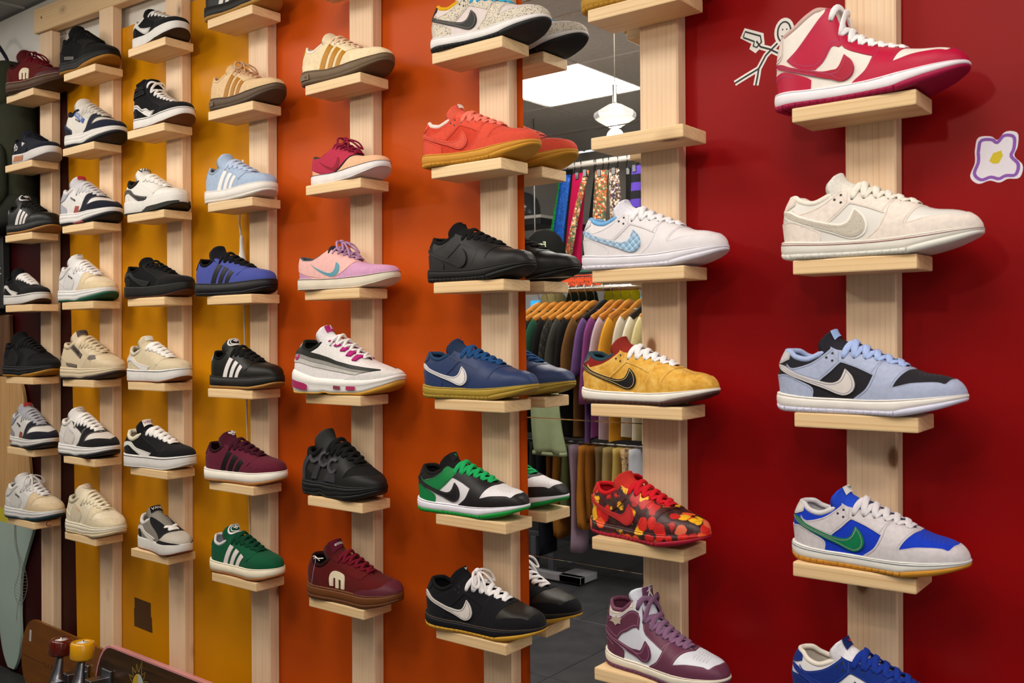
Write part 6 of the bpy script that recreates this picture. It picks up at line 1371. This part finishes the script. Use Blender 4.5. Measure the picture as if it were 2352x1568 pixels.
# upper trouser rail against the opposite side
TY = rm(2.92); TZ = ZC + .955
tr = empty('trouser_rail', (-2.9, TY, TZ), 0, 'white tube rail carrying colourful trousers high up in the mirror', 'rail')
put('tube', mesh_from('tube', *tube_geo([(-.7, 0, 0), (0, 0, 0), (1.2, 0, 0)], .036, .036, 14)), 'plain:#cfcac2', tr)
for x in (-.6, 1.1): put('drop_rod', mesh_from('drop_rod', *tube_geo([(x, 0, 0), (x, 0, (CEIL - TZ) / 2), (x, 0, CEIL - TZ)], .012, .012, 8)), 'metal:#b8b4ac', tr)
TRS = [(-3.20, 'glitter:#0c8a2c', 'green glitter', .030, -.13), (-3.15, 'glitter:#0c4a9c', 'blue glitter', .042, -.07), (-3.10, 'cloth:#171615', 'slim black', .022, .0), (-3.055, 'cloth:#b00c44', 'crimson', .055, -.045), (-2.955, 'cloth:#1c1a18', 'black tapered', .026, -.10), (-2.965, 'flower_print', 'patchwork', .022, -.15),
       (-2.905, 'flower_print', 'floral print', .048, -.012), (-2.868, 'cloth:#c8bf9e', 'cream', .026, .02), (-2.808, 'comic_print', 'comic print', .040, -.004), (-2.748, 'cloth:#1e1c1a', 'plain black', .034, .005), (-2.675, 'stripes', 'purple and black striped', .036, -.01)]
for i, (x, mt_, nm, w_, tl) in enumerate(TRS):
    yy = TY + .055 * (0, 1, 0, 1, 0, 2, 1, 0, 1, 0, 1)[i] - .03
    z0 = ZC + .90
    d = drape('trousers', x, yy, z0, ZC + .36, w_, .014, mt_, nm + ' trousers clipped to the upper rail in the mirror', 'trousers', 'trousers on the upper rail', 70 + i, tl)
    put('clip_hanger', mesh_from('clip_hanger', *tube_geo(spline([(0, TY - yy, .0), (0, TY - yy, .02), (.012, TY - yy + .012, .045), (.012, TY - yy + .018, .068), (0, TY - yy, .076), (-.01, TY - yy - .018, .062)], 14), .006, .006, 6)), 'plain:#121212', d)
    put('clip', box_mesh('clip', -.012, .012, -.019, .019, -.035, .006, .002), 'gloss:#161616', d)
# shelves, helmet, beanie, signs and goods behind
ws = empty('wall_shelf', (-3.9, rm(3.32), ZC + .735), 0, 'white shelf with dark underside carrying a helmet seen in the mirror', 'shelf')
put('board', box_mesh('board', -.45, .36, -.14, .14, -.02, .0, .002), 'plain:#c8c4be', ws); put('under_rail', box_mesh('under_rail', -.45, .36, -.14, .14, -.06, -.0205, .002), 'plain:#18181a', ws)
put('standard', box_mesh('standard', -.43, -.40, -.26, -.14, -.4, .5, .002), 'plain:#7c7a76', ws); put('standard', box_mesh('standard', .31, .34, -.26, -.14, -.4, .5, .002), 'plain:#2c2a26', ws)
put('bracket', box_mesh('bracket', .31, .34, -.50, -.262, -.06, -.02, .002), 'plain:#2c2a26', ws); put('bracket', box_mesh('bracket', -.43, -.40, -.50, -.262, -.06, -.02, .002), 'plain:#2c2a26', ws)
hm = empty('helmet', (-3.76, rm(3.28), ZC + .7355), 0, 'dark grey skate helmet on the white shelf in the mirror', 'helmet')
put('shell', lathe([(.118, 0), (.124, .02), (.122, .07), (.108, .115), (.08, .15), (.04, .168), (.002, .173)], 28, 'shell'), 'gloss:#3c3e42', hm); put('badge', box_mesh('badge', .03, .052, .108, .124, .04, .055, .001), 'plain:#dcdad8', hm)
gs = empty('glass_shelf', (-2.96, rm(2.78), ZC + .325), 0, 'green edged glass shelf above the shirts in the mirror', 'shelf')
put('pane', box_mesh('pane', -.42, .75, -.13, .10, -.008, 0, .001), 'gloss:#2c6a58', gs)
for x in (-.35, .68): put('hanging_rod', mesh_from('hanging_rod', *tube_geo([(x, -.03, 0), (x, -.03, .3), (x, -.03, TZ - ZC - .325 + ZC)], .008, .008, 6)), 'metal:#9a9a98', gs)
bn = empty('beanie', (-3.15, rm(2.69), ZC + .3255), 0, 'black beanie with green and orange lettering on the glass shelf', 'hat')
put('crown', lathe([(.105, .0), (.118, .03), (.120, .09), (.112, .15), (.09, .20), (.055, .232), (.002, .245)], 28, 'crown'), 'cloth:#11120f', bn)
def on_dome(txt, size, zc, mat, rad=.1225, nm='lettering', sh=0):
    g_ = text_geo(txt, 1.0, sh, 1.0, .01); V = []
    for a, b in g_[0]:
        th = a * size / rad; z = zc + b * size; r = np.interp(z, [0, .03, .09, .15, .20, .232], [.105, .118, .120, .112, .09, .055]) + .002
        V.append((-r * math.sin(th), r * math.cos(th), z))
    put(nm, mesh_from(nm, V, g_[1], False), mat, bn)
on_dome('Freedom', .046, .150, 'plain:#b8c49a', nm='lettering'); on_dome('WITHIN', .040, .092, 'plain:#b8c49a', nm='lettering'); on_dome('COMING', .044, .120, 'plain:#c88a30', nm='orange_lettering', sh=.2)
os_ = empty('price_sign', (-2.90, rm(2.68), ZC + .268), 0, 'orange card sign with black handwriting above the chrome rail', 'sign')
put('card', box_mesh('card', -.13, .13, -.001, .001, -.025, .035, .0003), 'plain:#e8521a', os_)
put('clip', box_mesh('clip', -.01, .01, -.006, .006, -.045, -.02, .001), 'gloss:#202020', os_)
for sd_, zz, s_ in ((11, .020, .022), (12, -.006, .022)):
    g_ = scribble(14, sd_, .13); put('handwriting', mesh_from('handwriting', [(-a * s_, .0013 + .00002 * (q % 7), zz + b * s_) for q, (a, b) in enumerate(g_[0])], g_[1], False), 'plain:#1c1210', os_)
ct = empty('display_counter', (-3.3, rm(3.62), 0), 0, 'white counter with blue lit strips behind the shirts in the mirror', 'counter')
put('body', box_mesh('body', -1.2, 1.1, -.22, .22, 0, ZC + .12, .004), 'plain:#3a3836', ct); put('top', box_mesh('top', -1.22, 1.12, -.24, .24, ZC + .1205, ZC + .15, .004), 'plain:#c4c0ba', ct)
put('back_panel', box_mesh('back_panel', -1.2, 1.1, -.24, -.20, ZC + .1505, ZC + .30, .002), 'plain:#d2cec8', ct)
for x in (-.75, -.35, -.05, .12, .42, .75): put('screen', box_mesh('screen', x - .05, x + .05, -.1999, -.19, ZC + .165, ZC + .215, .002), 'screen_blue', ct)
def heap(name, x, w, h, mat, lbl, seed):
    o = put(name, blob(name, 0, 0, w, .10, 0, h, 24, 10, .8, seed, .02), mat, None, (x, rm(3.48), ZC + .1506), (R(-90), 0, 0)); tag(o, lbl, 'garment', None)
heap('hoodie', -3.13, .115, .13, 'cloth:#c8b80c', 'bright yellow folded hoodie on the counter in the mirror', 5)
heap('jumper', -3.43, .10, .12, 'cloth:#22261c', 'dark green folded jumper on the counter in the mirror', 6)
heap('pullover', -3.66, .075, .10, 'cloth:#b8a870', 'beige folded top on the counter in the mirror', 7)
